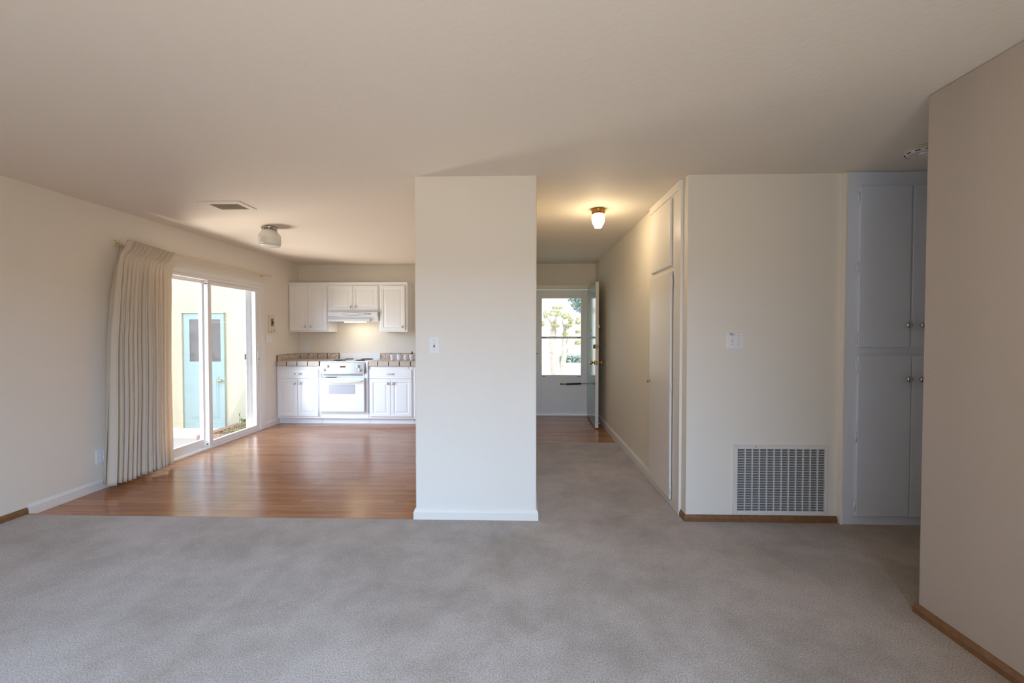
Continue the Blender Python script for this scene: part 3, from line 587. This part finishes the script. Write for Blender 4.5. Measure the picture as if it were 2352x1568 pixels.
# tiled counters with splash rows
def counter(label, splash_label, x0, x1, tiles, seams, back, side=None):
    c = thing('tiled_counter', label, 'countertop', ((x0 + x1) / 2, 6.7, 0.842), 'tiled kitchen counters')
    F = 6.33
    top = MB().box(x0, x1, F + 0.004, 7.03, 0.842, 0.905, mi=1)
    ys = [F + 0.012 + 0.158 * k for k in range(5)]; xs = sorted(set([x0] + [s_ for s_ in tiles if x0 < s_ < x1] + [x1]))
    for a, b2 in zip(xs, xs[1:]):
        for k, y in enumerate(ys): top.box(a + 0.003, b2 - 0.003, y + 0.003, min(y + 0.155, 7.012), 0.900, 0.913, 0.003, 0)
    top.build('top', [M['tile'], M['grout']], c)
    ed = MB()
    for a, b2 in zip(xs, xs[1:]): ed.box(a + 0.006, b2 - 0.006, F - 0.004, F + 0.012, 0.844, 0.9125, 0.003)
    ed.build('edge_tiles', M['tile_edge'], c)
    c2 = thing('tiled_splash', splash_label, 'backsplash', ((back[0] + back[1]) / 2, 7.02, 0.905), 'tiled kitchen splash rows')
    sp = MB().box(back[0], back[1], 7.014, 7.029, 0.905, 1.000, mi=1)
    xs = [back[0]] + [s_ for s_ in seams if back[0] + 0.02 < s_ < back[1] - 0.02] + [back[1]]
    for a, b2 in zip(xs, xs[1:]): sp.box(a + 0.005, b2 - 0.005, 7.008, 7.016, 0.908, 0.996, 0.002, 0)
    sp.build('splash_tiles', [M['crackle'], M['grout']], c2)
    if side:
        sp = MB().box(-3.669, -3.656, side[0], side[1], 0.905, 1.000, mi=1)
        for k in range(4): a = side[0] + k * (side[1] - side[0]) / 4; sp.box(-3.658, -3.649, a + 0.004, a + (side[1] - side[0]) / 4 - 0.004, 0.908, 0.996, 0.002, 0)
        sp.build('side_splash_tiles', [M['crackle'], M['grout']], c2)
    return c
counter('speckled buff tile counter in the kitchen corner left of the range', 'brown crackle tile splash row turning the kitchen corner left of the range', -3.648, -3.010, [-3.504, -3.346, -3.188], [-3.522, -3.362, -3.203], (-3.648, -3.012), (6.36, 7.0))
counter('speckled buff tile counter under the row of white mugs', 'brown crackle tile splash row behind the white mugs', -2.284, -0.95, [-2.142, -1.983, -1.822, -1.660, -1.50, -1.34, -1.18], [-2.16, -2.0, -1.84, -1.68, -1.52, -1.36, -1.2], (-2.318, -0.95))
tag(MB().box(-2.990, -2.335, 7.012, 7.03, 0.905, 1.0, 0.002).build('splash_panel', M['enamel']), 'plain white splash panel on the wall behind the cooktop', 'splash panel')

# mugs
def mug(x, y, label, motif):
    c = thing('china_mug', label, 'mug', (x, y, 0.913), 'white china mugs on the kitchen counter')
    MB().lathe([(0.024, 0), (0.027, 0.002), (0.031, 0.02), (0.036, 0.055), (0.038, 0.088), (0.039, 0.090), (0.0365, 0.089), (0.034, 0.06), (0.029, 0.02), (0.02, 0.006), (0.002, 0.005)], (x, y, 0.913), seg=28).build('cup', M['mug'], c)
    MB().tube([(x + 0.01, y + 0.034, 0.985), (x + 0.012, y + 0.058, 0.982), (x + 0.012, y + 0.064, 0.963), (x + 0.01, y + 0.052, 0.942), (x + 0.008, y + 0.032, 0.937)], 0.0045, 8).build('handle', M['mug'], c)
    def on(u, v):    # point on the cup wall, u across, v up
        r = 0.031 + (0.0368 - 0.031) * min(1, max(0, (v - 0.02) / 0.05)) + 0.0006; a = -PI / 2 + u / r
        return (x + r * math.cos(a), y + r * math.sin(a), 0.913 + v)
    for key, pts, rad in motif:
        MB().tube([on(*p) for p in pts], rad, 6).build('motif', M[key], c)
    return c
SQ = 6.56
mug(-1.992, SQ, 'white china mug with a small grey boat motif, nearest the range', [('ink', [(-0.012, 0.045), (-0.004, 0.052), (0.002, 0.044), (-0.010, 0.043)], 0.0012), ('ink', [(0.006, 0.040), (0.016, 0.038), (0.024, 0.040)], 0.0008)])
mug(-1.890, SQ, 'white china mug with a faint pale blue motif, second from the range', [('ink_blue', [(0.004, 0.058), (0.012, 0.064), (0.014, 0.052), (0.006, 0.048), (0.004, 0.058)], 0.0012), ('ink_blue', [(-0.006, 0.04), (0.004, 0.046), (0.014, 0.042)], 0.0009)])
mug(-1.789, SQ, 'white china mug with a rose red flower motif, third from the range', [('ink_red', [(0.006, 0.042), (0.009, 0.056), (0.013, 0.044), (0.005, 0.043)], 0.0018), ('ink', [(-0.008, 0.036), (0.006, 0.04), (0.020, 0.036)], 0.0009)])
mug(-1.698, SQ, 'white china mug with a green leaf motif, nearest the central wall end', [('ink_green', [(0.006, 0.052), (0.012, 0.053), (0.008, 0.049)], 0.0022), ('ink', [(-0.014, 0.044), (-0.004, 0.05), (0.002, 0.042)], 0.0008), ('ink', [(0.004, 0.038), (0.022, 0.038)], 0.0007)])
bo = thing('capped_bottle', 'small brown bottle standing behind the mug with green leaf', 'bottle', (-1.745, 6.75, 0.913))
MB().lathe([(0.018, 0), (0.019, 0.005), (0.019, 0.07), (0.010, 0.088), (0.009, 0.10)], (-1.745, 6.75, 0.913), seg=18).build('body', M['brown_cap'], bo)
MB().lathe([(0.0115, 0.098), (0.0125, 0.102), (0.0125, 0.122), (0.009, 0.127)], (-1.745, 6.75, 0.913), seg=18).build('cap', M['brown_cap'], bo)

# wall cabinets and hood
UF = 6.72
def wall_cabinet(label, x0, x1, z0, z1, doors, knobs, kz):
    c = thing('wall_cabinet', label, 'kitchen cabinet', ((x0 + x1) / 2, 6.87, z0), 'kitchen wall cabinets')
    MB().box(x0, x1, UF, 7.028, z0, z1, 0.002).build('body', M['cabinet'], c)
    for (a, b2, d0, d1), kx in zip(doors, knobs):
        o = MB().panel(a, b2, d0, d1, UF - 0.019, DOORP).build('door', M['cabinet'], c); knob(o, kx, UF - 0.019, kz, s=0.9)
    return c
wall_cabinet('white two door wall cabinet in the kitchen corner left of the hood', -3.668, -3.046, 1.346, 2.108, [(-3.655, -3.362, 1.368, 2.062), (-3.358, -3.062, 1.368, 2.062)], [-3.402, -3.316], 1.428)
wall_cabinet('short white two door wall cabinet above the range hood', -3.044, -2.246, 1.660, 2.108, [(-3.040, -2.656, 1.682, 2.062), (-2.652, -2.262, 1.682, 2.062)], [-2.690, -2.620], 1.730)
wall_cabinet('white single door wall cabinet right of the hood', -2.244, -1.804, 1.346, 2.108, [(-2.222, -1.842, 1.368, 2.062)], [-1.878], 1.424)
tp = MB().box(-3.669, -1.800, UF - 0.008, 7.028, 2.108, 2.116, 0.002)
tag(tp.build('cabinet_top_board', M['cabinet']), 'thin white board capping the kitchen wall cabinets', 'board')
hd = thing('range_hood', 'white under cabinet range hood with a lit lamp', 'range hood', (-2.645, 6.85, 1.50))
HX0, HX1, HF = -3.034, -2.256, 6.655
MB().prism([(HF, 1.655), (7.028, 1.655), (7.028, 1.505), (HF + 0.045, 1.505), (HF + 0.045, 1.530), (HF + 0.035, 1.575), (HF, 1.590)], HX0, HX1, 'x').build('body', M['enamel'], hd, bevel=0.003)
MB().box(HX0 + 0.004, HX1 - 0.12, HF - 0.004, HF + 0.05, 1.508, 1.542, 0.004).build('visor', M['enamel'], hd)
def ell(cx, cz, rx, rz, rad, mb): return mb.tube([(cx + rx * math.cos(2 * PI * k / 36), HF - 0.001, cz + rz * math.sin(2 * PI * k / 36)) for k in range(36)], rad, 6, closed=True)
ell(-2.655, 1.622, 0.135, 0.022, 0.004, MB()).build('badge_ring', M['steel'], hd)['label'] = 'oval steel badge ring'
ell(-2.665, 1.622, 0.30, 0.028, 0.0012, MB()).build('badge_line', M['steel'], hd)
for k in range(4): MB().lathe([(0.011, 0), (0.011, 0.004), (0.004, 0.005)], (-2.46 + k * 0.032, HF, 1.622), (0, -1, 0), 14).build('push_button', M['steel'], hd)
MB().box(-2.80, -2.48, HF + 0.06, HF + 0.16, 1.493, 1.506, 0.005).build('lamp_lens', M['lit_lens'], hd)['label'] = 'lit warm lamp lens'
hl = lamp('hood_lamp', 'AREA', (-2.64, HF + 0.11, 1.488), direction=(0, 0.12, -1), energy=1.5, color=(1.0, 0.80, 0.52), size=(0.30, 0.08)); hl.parent = None

# ------------------------------------------------------------------ wall plates and small fittings
def outlet(label, cx, cy, cz, normal, w_=0.072, h_=0.115, cat='outlet', rows_=1):
    n_ = Vector(normal); u = Vector((0, 0, 1)).cross(n_); c = thing('outlet_plate', label, cat, (cx, cy, cz))
    def bx(mb, du, dz, hw, hh, d0, d1, bev=0.0):
        p = [Vector((cx, cy, cz)) + u * (du + s1 * hw) + Vector((0, 0, dz + s2 * hh)) + n_ * d for s1 in (-1, 1) for s2 in (-1, 1) for d in (d0, d1)]
        mb.box(min(q.x for q in p), max(q.x for q in p), min(q.y for q in p), max(q.y for q in p), min(q.z for q in p), max(q.z for q in p), bev)
    b_ = MB(); bx(b_, 0, 0, w_ / 2, h_ / 2, 0, 0.006, 0.002); b_.build('plate', M['plastic'], c)
    for dz in (-0.02, 0.02):
        for k in range(rows_):
            du = (k - (rows_ - 1) / 2) * 0.03
            r_ = MB(); bx(r_, du, dz, 0.012 if rows_ > 1 else 0.016, 0.014, 0.005, 0.008, 0.002); r_ = r_.build('receptacle', M['plastic'], c)
            for q_ in (-0.005, 0.005): s_ = MB(); bx(s_, du + q_, dz + 0.002, 0.0014, 0.005, 0.0075, 0.0084); s_.build('slot', M['grey'], r_)
    return c
outlet('white outlet plate on the left wall by the curtain hem', -3.67, 3.672, 0.265, (1, 0, 0), 0.115, 0.125, rows_=2)
outlet('white outlet on the kitchen wall above the left counter', -3.541, 7.03, 1.075, (0, -1, 0), 0.082, 0.115)
c = thing('switch_plate', 'white single toggle switch plate on the central wall end', 'light switch', (-0.637, 3.085, 1.247))
MB().box(-0.675, -0.599, 3.078, 3.085, 1.187, 1.308, 0.003).build('plate', M['plastic'], c)
MB().box(-0.643, -0.631, 3.060, 3.079, 1.250, 1.264, 0.002).build('toggle', M['plastic'], c)
multi('screw', [(-0.6395, -0.6345, 3.0770, 3.0785, 1.281, 1.286), (-0.6395, -0.6345, 3.0770, 3.0785, 1.211, 1.216)], 'grey', c); MB().box(-0.643, -0.631, 3.0772, 3.0784, 1.232, 1.249).build('toggle_slot', M['grey'], c)
c = thing('switch_plate', 'white double switch plate with a small dark label above the grille', 'light switch', (1.483, 3.10, 1.28))
MB().box(1.424, 1.543, 3.092, 3.10, 1.223, 1.337, 0.003).build('plate', M['plastic'], c)
MB().lathe([(0.009, 0), (0.009, 0.003), (0.0075, 0.014), (0.005, 0.017)], (1.463, 3.092, 1.292), (0.1, -1, 0.15), 16).build('dimmer_knob', M['plastic'], c)
MB().box(1.498, 1.510, 3.074, 3.094, 1.268, 1.280, 0.003).build('toggle', M['plastic'], c)
multi('screw', [(x_ - 0.0025, x_ + 0.0025, 3.0912, 3.0925, z_ - 0.003, z_ + 0.003) for x_ in (1.462, 1.504) for z_ in (1.315, 1.255)], 'grey', c)
multi('toggle_slot', [(1.457, 1.465, 3.0912, 3.0925, 1.271, 1.275), (1.499, 1.509, 3.0912, 3.0925, 1.290, 1.293)], 'grey', c)
m_ = MB(); x_ = 1.440
for wds, zz in (([3, 4, 2, 6, 3, 5, 4], 1.3295), ([6, 4, 7, 3, 5, 4, 0, 5, 3], 1.3225)):
    x_ = 1.439
    for q in wds:
        if q: m_.box(x_, x_ + q * 0.00088, 3.0912, 3.0925, zz - 0.0019, zz + 0.0019)
        x_ += q * 0.00088 + 0.0009 if q else 0.003
m_.build('printed_label', M['ink'], c)['label'] = 'two lines of small dark lettering'
c = thing('switch_plate', 'white double rocker switch plate beside the patio door casing', 'light switch', (-3.67, 6.169, 1.25))
MB().box(-3.67, -3.662, 6.10, 6.238, 1.19, 1.312, 0.003).build('plate', M['plastic'], c)
for yy in (6.146, 6.196): MB().box(-3.664, -3.655, yy - 0.005, yy + 0.005, 1.244, 1.262, 0.002).build('toggle', M['plastic'], c)
c = thing('intercom_panel', 'beige intercom panel with grey face above the kitchen switch plate', 'intercom', (-3.67, 6.235, 1.46))
MB().box(-3.67, -3.655, 6.168, 6.306, 1.338, 1.588, 0.004).build('housing', M['ivory'], c)
MB().box(-3.656, -3.652, 6.205, 6.270, 1.428, 1.538, 0.002).build('face', M['grey'], c)
MB().lathe([(0.013, 0), (0.013, 0.006), (0.010, 0.012), (0.003, 0.013)], (-3.652, 6.238, 1.482), (1, 0, 0), 18).build('dial', M['black'], c)
multi('screw', [(-3.6525, -3.651, 6.234, 6.241, zz - 0.004, zz + 0.004) for zz in (1.532, 1.512, 1.456, 1.436)], 'dark', c)
MB().lathe([(0.008, 0), (0.008, 0.006), (0.003, 0.007)], (-3.655, 6.208, 1.354), (1, 0, 0), 14).build('button', M['brass'], c)
MB().lathe([(0.010, 0), (0.010, 0.007), (0.003, 0.008)], (-3.655, 6.284, 1.359), (1, 0, 0), 14).build('button', M['brass'], c)

# ceiling register
v = thing('ceiling_vent', 'white louvred air register in the kitchen ceiling', 'air vent', (-2.55, 3.72, CZ))
fr = MB().box(-2.745, -2.385, 3.605, 3.672, CZ - 0.008, CZ, 0.002).box(-2.745, -2.385, 3.832, 3.85, CZ - 0.008, CZ, 0.002).box(-2.745, -2.690, 3.672, 3.832, CZ - 0.008, CZ, 0.002).box(-2.440, -2.385, 3.672, 3.832, CZ - 0.008, CZ, 0.002)
fr.build('frame', M['ceiling'], v)
MB().box(-2.690, -2.440, 3.672, 3.832, CZ - 0.002, CZ - 0.0005).build('duct_back', M['dark'], v)
lv = MB()
for k in range(17): x_ = -2.683 + k * 0.0148; lv.box(x_ - 0.0006, x_ + 0.0006, 3.672, 3.832, CZ - 0.0105, CZ - 0.0045, rot=Matrix.Rotation(-0.5, 3, 'Y'))
lv.build('louvres', M['ivory'], v)

# ceiling lamps
f = thing('ceiling_light', 'unlit ceiling light with frosted ribbed glass shade over the kitchen', 'ceiling light', (-2.66, 4.51, CZ))
MB().lathe([(0.078, 0), (0.080, -0.012), (0.076, -0.022), (0.070, -0.026), (0.070, -0.034), (0.060, -0.036)], (-2.66, 4.51, CZ), seg=40).build('base', M['chrome'], f)
MB().lathe([(0.068, -0.034), (0.074, -0.05), (0.102, -0.085), (0.105, -0.10), (0.105, -0.175), (0.10, -0.185)], (-2.66, 4.51, CZ), seg=96, rib=32, ribamp=0.012).build('shade', M['shade_glass'], f)
lens = MB().lathe([(0.100, -0.183), (0.098, -0.195), (0.085, -0.203), (0.07, -0.197), (0.055, -0.206), (0.035, -0.200), (0.02, -0.207), (0.003, -0.206)], (-2.66, 4.51, CZ), seg=64, rib=16, ribamp=0.03).build('lens', M['shade_lens'], f)
f = thing('ceiling_light', 'lit ceiling light with brass base and tulip shade in the hall', 'ceiling light', (0.665, 3.935, CZ))
MB().lathe([(0.064, 0), (0.062, -0.012), (0.056, -0.018), (0.060, -0.026), (0.058, -0.034), (0.050, -0.040), (0.048, -0.048), (0.03, -0.05)], (0.665, 3.935, CZ), seg=40).build('base', M['old_brass'], f)
MB().lathe([(0.046, -0.046), (0.054, -0.055), (0.056, -0.085), (0.053, -0.115), (0.043, -0.140), (0.030, -0.158), (0.034, -0.164), (0.012, -0.158), (0.002, -0.156)], (0.665, 3.935, CZ), seg=48, rib=8, ribamp=0.03).build('shade', M['lit_shade'], f)
hb = lamp('hall_bulb_glow', 'POINT', (0.665, 3.935, CZ - 0.19), energy=9.0, color=(1.0, 0.76, 0.47)); hb.data.shadow_soft_size = 0.03

sd_ = thing('smoke_detector', 'round cream smoke detector on the ceiling by the near right wall', 'smoke detector', (2.385, 2.70, CZ))
MB().lathe([(0.080, 0), (0.080, -0.008), (0.072, -0.010), (0.072, -0.012)], (2.385, 2.70, CZ), seg=44).build('mounting_ring', M['ivory'], sd_)
MB().lathe([(0.079, -0.012), (0.079, -0.022), (0.070, -0.032), (0.060, -0.034), (0.056, -0.031), (0.002, -0.031)], (2.385, 2.70, CZ), seg=44).build('cover', M['grille'], sd_)
MB().lathe([(0.022, -0.030), (0.022, -0.036), (0.016, -0.038), (0.002, -0.037)], (2.385, 2.685, CZ), seg=26).build('test_button', M['plastic'], sd_)
for k in range(10):
    a = 2 * PI * k / 10; MB().box(2.385 + 0.0755 * math.cos(a) - 0.012, 2.385 + 0.0755 * math.cos(a) + 0.012, 2.70 + 0.0755 * math.sin(a) - 0.0035, 2.70 + 0.0755 * math.sin(a) + 0.0035, CZ - 0.0285, CZ - 0.0245, rot=Matrix.Rotation(a + PI / 2, 3, 'Z')).build('vent_slot', M['dark'], sd_)

# return-air grille
g = thing('return_air_grille', 'large white return air grille low on the wall beside the tall cupboard', 'air grille', (1.80, 3.10, 0.053))
GX0, GX1, GZ0, GZ1 = 1.478, 2.132, 0.053, 0.546; IX0, IX1, IZ0, IZ1 = 1.506, 2.108, 0.080, 0.520; GY = 3.10
MB().box(GX0, IX0, GY - 0.014, GY, GZ0, GZ1, 0.003).box(IX1, GX1, GY - 0.014, GY, GZ0, GZ1, 0.003).box(IX0, IX1, GY - 0.014, GY, GZ0, IZ0, 0.003).box(IX0, IX1, GY - 0.014, GY, IZ1, GZ1, 0.003).build('frame', M['grille'], g)
MB().box(IX0, IX1, GY - 0.003, GY - 0.0005, IZ0, IZ1).build('filter', M['filter'], g)['label'] = 'grey filter behind the louvres, darkened for their shade'
lv = MB(); dz = (IZ1 - IZ0) / 25
for k in range(26): z_ = IZ0 + k * dz; lv.box(IX0, IX1, GY - 0.0145, GY - 0.004, z_ - 0.0012, z_ + 0.0022, rot=Matrix.Rotation(-0.35, 3, 'X'))
lv.build('louvres', M['grille'], g)
lv = MB()
for k in range(1, 12): x_ = IX0 + k * (IX1 - IX0) / 12; lv.box(x_ - 0.0026, x_ + 0.0026, GY - 0.0165, GY - 0.004, IZ0, IZ1)
lv.build('dividers', M['grille'], g)
MB().lathe([(0.007, 0), (0.007, 0.003), (0.002, 0.005)], (1.985, GY - 0.014, 0.533), (0, -1, 0), 14).build('latch_screw', M['grille'], g)
MB().lathe([(0.003, 0), (0.003, 0.002), (0.001, 0.002)], (1.63, GY - 0.014, 0.535), (0, -1, 0), 10).build('latch_screw', M['dark'], g)

# ------------------------------------------------------------------ tall built-in cupboard
def hinge(parent, p, axis, m='built_in'):
    h = MB(); h.tube([Vector(p) - Vector((0, 0, 0.035)), Vector(p) + Vector((0, 0, 0.035))], 0.0055, 8)
    for k in (-0.035, -0.012, 0.012, 0.035): h.tube([Vector(p) + Vector((0, 0, k - 0.002)), Vector(p) + Vector((0, 0, k + 0.002))], 0.0068, 8)
    if axis == 'y': h.box(p[0] - 0.012, p[0], p[1] + 0.001, p[1] + 0.004, p[2] - 0.03, p[2] + 0.03)
    else: h.box(p[0] + 0.001, p[0] + 0.004, p[1] - 0.012, p[1], p[2] - 0.03, p[2] + 0.03)
    return h.build('hinge', M[m], parent)
lc = thing('linen_cupboard', 'tall built-in cupboard with four flat doors, half hidden by the near right wall', 'cupboard', (2.63, 3.08, 0))
LF = 3.070
MB().box(2.216, 3.055, LF, 3.10, 0.0, CZ - 0.002, 0.002).build('face_frame', M['built_in'], lc)
MB().box(2.204, 2.222, LF - 0.006, 3.10, 0.0, CZ - 0.002, 0.003).build('edge_moulding', M['wall'], lc)
MB().box(2.222, 3.055, LF - 0.004, LF + 0.01, CZ - 0.05, CZ - 0.002, 0.002).build('top_moulding', M['built_in'], lc)
for (x0, x1, z0, z1, kx, kz, hx) in ((2.297, 2.640, 1.236, 2.337, 2.618, 1.388, 2.290), (2.654, 2.998, 1.236, 2.342, 2.712, 1.388, None), (2.300, 2.655, 0.066, 1.180, 2.628, 1.020, 2.294), (2.662, 3.000, 0.064, 1.180, 2.714, 1.018, None)):
    o = MB().box(x0, x1, LF - 0.019, LF - 0.001, z0, z1, 0.003).build('door', M['built_in'], lc)
    knob(o, kx, LF - 0.019, kz, s=1.15)
    if hx:
        for hz in ((2.261, 1.785, 1.303) if z0 > 1 else (1.100, 0.617, 0.136)): hinge(o, (hx, LF - 0.012, hz), 'y')
MB().box(2.640, 2.654, LF - 0.004, LF + 0.001, 1.236, 2.337).build('door_gap_strip', M['wall'], lc)

# hall closet
hc = thing('hall_closet', 'built-in hall closet with a small upper door and a tall lower door', 'closet', (1.14, 3.56, 0))
HXF = 1.132
MB().box(HXF, 1.150, 3.190, 3.935, 0.0, CZ - 0.002, 0.002).build('face_frame', M['closet'], hc)
MB().box(HXF - 0.012, HXF + 0.017, 3.186, 3.938, 2.375, CZ - 0.002, 0.003).build('top_moulding', M['closet'], hc)
o = MB().box(HXF - 0.017, HXF - 0.001, 3.375, 3.870, 1.862, 2.36, 0.003).build('door', M['closet'], hc); o['label'] = 'small upper closet door'
MB().box(HXF - 0.019, HXF - 0.002, 3.362, 3.374, 1.862, 2.36, 0.002).box(HXF - 0.019, HXF - 0.002, 3.362, 3.860, 1.850, 1.861, 0.002).build('bead', M['trim'], hc)
o = MB().box(HXF - 0.019, HXF - 0.001, 3.345, 3.885, 0.062, 1.80, 0.003).build('door', M['closet'], hc); o['label'] = 'tall lower closet door'
knob(o, HXF - 0.019, 3.862, 0.914, (-1, 0, 0), 0.95)
MB().box(HXF - 0.003, HXF - 0.0005, 3.334, 3.345, 0.062, 1.80).build('door_gap', M['grey'], hc)
for hz in (1.72, 0.93, 0.14): hinge(o, (HXF - 0.012, 3.338, hz), 'x', 'closet')

# ------------------------------------------------------------------ entry: storm door and open front door
d = thing('door_2', 'white storm door with two glass panes at the hall end', 'storm door', (0.59, 7.12, WZ), kind='structure')
fr = MB().box(0.10, 1.05, 7.012, 7.034, 2.03, 2.10, 0.004).box(0.093, 0.135, 7.012, 7.034, WZ, 2.03, 0.004).box(0.13, 1.05, 7.03, 7.16, 2.03, 2.05).box(0.13, 1.05, 7.04, 7.17, WZ, WZ + 0.02, 0.003)
fr.build('frame', M['trim'], d)
SX0, SX1, SYF, SYB = 0.132, 1.048, 7.10, 7.135
wx0, wx1, wz0, wz1 = 0.291, 0.931, 0.640, 1.893
lf = MB().box(SX0, wx0, SYF, SYB, 0.005, 2.025, 0.003).box(wx1, SX1, SYF, SYB, 0.005, 2.025, 0.003).box(wx0, wx1, SYF, SYB, wz1, 2.025, 0.003).box(wx0, wx1, SYF, SYB, 0.005, wz0, 0.003)
lf = lf.box(SX0, SX1, SYF - 0.004, SYF + 0.005, 0.005, 0.045, 0.002).build('leaf', M['storm'], d)
gf = MB().box(0.255, wx0 + 0.004, SYF - 0.010, SYF + 0.01, 0.595, 1.935, 0.003).box(wx1 - 0.004, 0.966, SYF - 0.010, SYF + 0.01, 0.595, 1.935, 0.003).box(wx0, wx1, SYF - 0.010, SYF + 0.01, wz1 - 0.004, 1.935, 0.003).box(wx0, wx1, SYF - 0.010, SYF + 0.01, 0.595, wz0 + 0.004, 0.003).box(wx0, wx1, SYF - 0.010, SYF + 0.01, 1.238, 1.272, 0.003)
gf = gf.build('glazing_frame', M['storm'], lf)
for z0, z1 in ((wz0, 1.238), (1.272, wz1)): MB().box(wx0, wx1, SYF + 0.014, SYF + 0.019, z0, z1).build('pane', M['glass'], lf)
multi('glazing_clip', [(xx, xx + 0.062, SYF - 0.0115, SYF - 0.009, zz - 0.004, zz + 0.004) for zz in (1.252, 0.617) for xx in (wx0 + 0.004, wx1 - 0.066)], 'dark', lf)
m_ = MB().box(0.60, 0.70, SYF - 0.03, SYF - 0.018, 0.492, 0.507, 0.002).box(0.595, 0.62, SYF - 0.03, SYF + 0.002, 0.488, 0.510, 0.002); m_.tube([(0.69, SYF - 0.03, 0.500), (0.93, SYF - 0.035, 0.508)], 0.0145, 14); m_.tube([(0.92, SYF - 0.035, 0.508), (1.02, SYF - 0.04, 0.511)], 0.004, 8)
m_.build('closer', M['black'], lf)['label'] = 'black pneumatic door closer'
MB().box(0.195, 0.228, SYF - 0.035, SYF, 0.985, 1.0, 0.004).build('handle', M['black'], lf)

d = thing('door_3', 'teal front door standing open against the hall wall, brass knobs', 'front door', (1.03, 7.02, 0), kind='structure')
ang = math.atan2(-0.022, 0.90)   # the leaf leans a little into the hall
RZ = Matrix.Rotation(-ang * -1, 3, 'Z')
FX, FY0, FY1 = 1.002, 6.12, 7.02
def fx(y): return FX + (y - FY0) * 0.022
lf = MB().rings([[(fx(FY0), FY0, z), (fx(FY0) + 0.046, FY0, z), (fx(FY1) + 0.046, FY1, z), (fx(FY1), FY1, z)] for z in (-0.004, 2.045)], 1)
lf.bm.faces.ensure_lookup_table(); lf.bm.normal_update()
for f_ in lf.bm.faces:
    cc = f_.calc_center_median()
    if abs(cc.x - fx(cc.y)) < 0.002: f_.material_index = 0
lf = lf.build('leaf', [M['teal'], M['trim']], d)
def kn(y, z, sgn, prof, name='knob', m='brass'):
    x0 = fx(y) if sgn < 0 else fx(y) + 0.046
    return MB().lathe(prof, (x0, y, z), (sgn, 0, 0), 24).build(name, M[m], lf)
KP = [(0.032, 0), (0.032, 0.006), (0.012, 0.010), (0.011, 0.028), (0.024, 0.036), (0.029, 0.050), (0.026, 0.064), (0.012, 0.070), (0.002, 0.071)]
kn(6.18, 0.912, -1, KP); kn(6.18, 0.912, 1, KP)
kn(6.18, 1.138, -1, [(0.030, 0), (0.028, 0.018), (0.022, 0.026), (0.003, 0.027)], 'deadbolt')
kn(6.18, 1.138, 1, [(0.026, 0), (0.024, 0.006), (0.006, 0.008), (0.006, 0.025), (0.002, 0.026)], 'thumb_turn')
for z_, h_ in ((0.912, 0.028), (1.138, 0.030)):
    MB().box(FX + 0.010, FX + 0.036, FY0 - 0.0025, FY0 + 0.001, z_ - h_, z_ + h_, 0.001).build('edge_plate', M['drip'], lf)
    MB().box(FX + 0.016, FX + 0.030, FY0 - 0.006, FY0 - 0.001, z_ - 0.01, z_ + 0.01, 0.002).build('latch', M['brass'], lf)
MB().box(fx(6.16) + 0.046, fx(6.16) + 0.062, 6.14, 6.18, 1.400, 1.445, 0.003).build('chain_guard', M['plastic'], lf)
kn(6.55, 1.37, -1, [(0.007, 0), (0.006, 0.004), (0.002, 0.005)], 'peephole', 'dark')
c = thing('door_stop', 'small white doorstop on the hall baseboard behind the open door', 'door stop', (1.136, 6.23, 0.03))
MB().tube([(1.136, 6.23, 0.035), (1.085, 6.23, 0.035)], [0.004, 0.003], 10).build('rod', M['chrome'], c)
MB().lathe([(0.008, 0), (0.009, 0.004), (0.008, 0.012), (0.004, 0.014)], (1.087, 6.23, 0.035), (-1, 0, 0), 14).build('tip', M['plastic'], c)
tag(MB().lathe([(0.036, 0), (0.036, 0.004), (0.028, 0.008), (0.010, 0.009)], (1.15, 6.05, 0.906), (-1, 0, 0), 28).build('wall_bumper', M['wall'], origin=(1.15, 6.05, 0.906)), 'round cream wall bumper behind the open door knob', 'wall bumper')
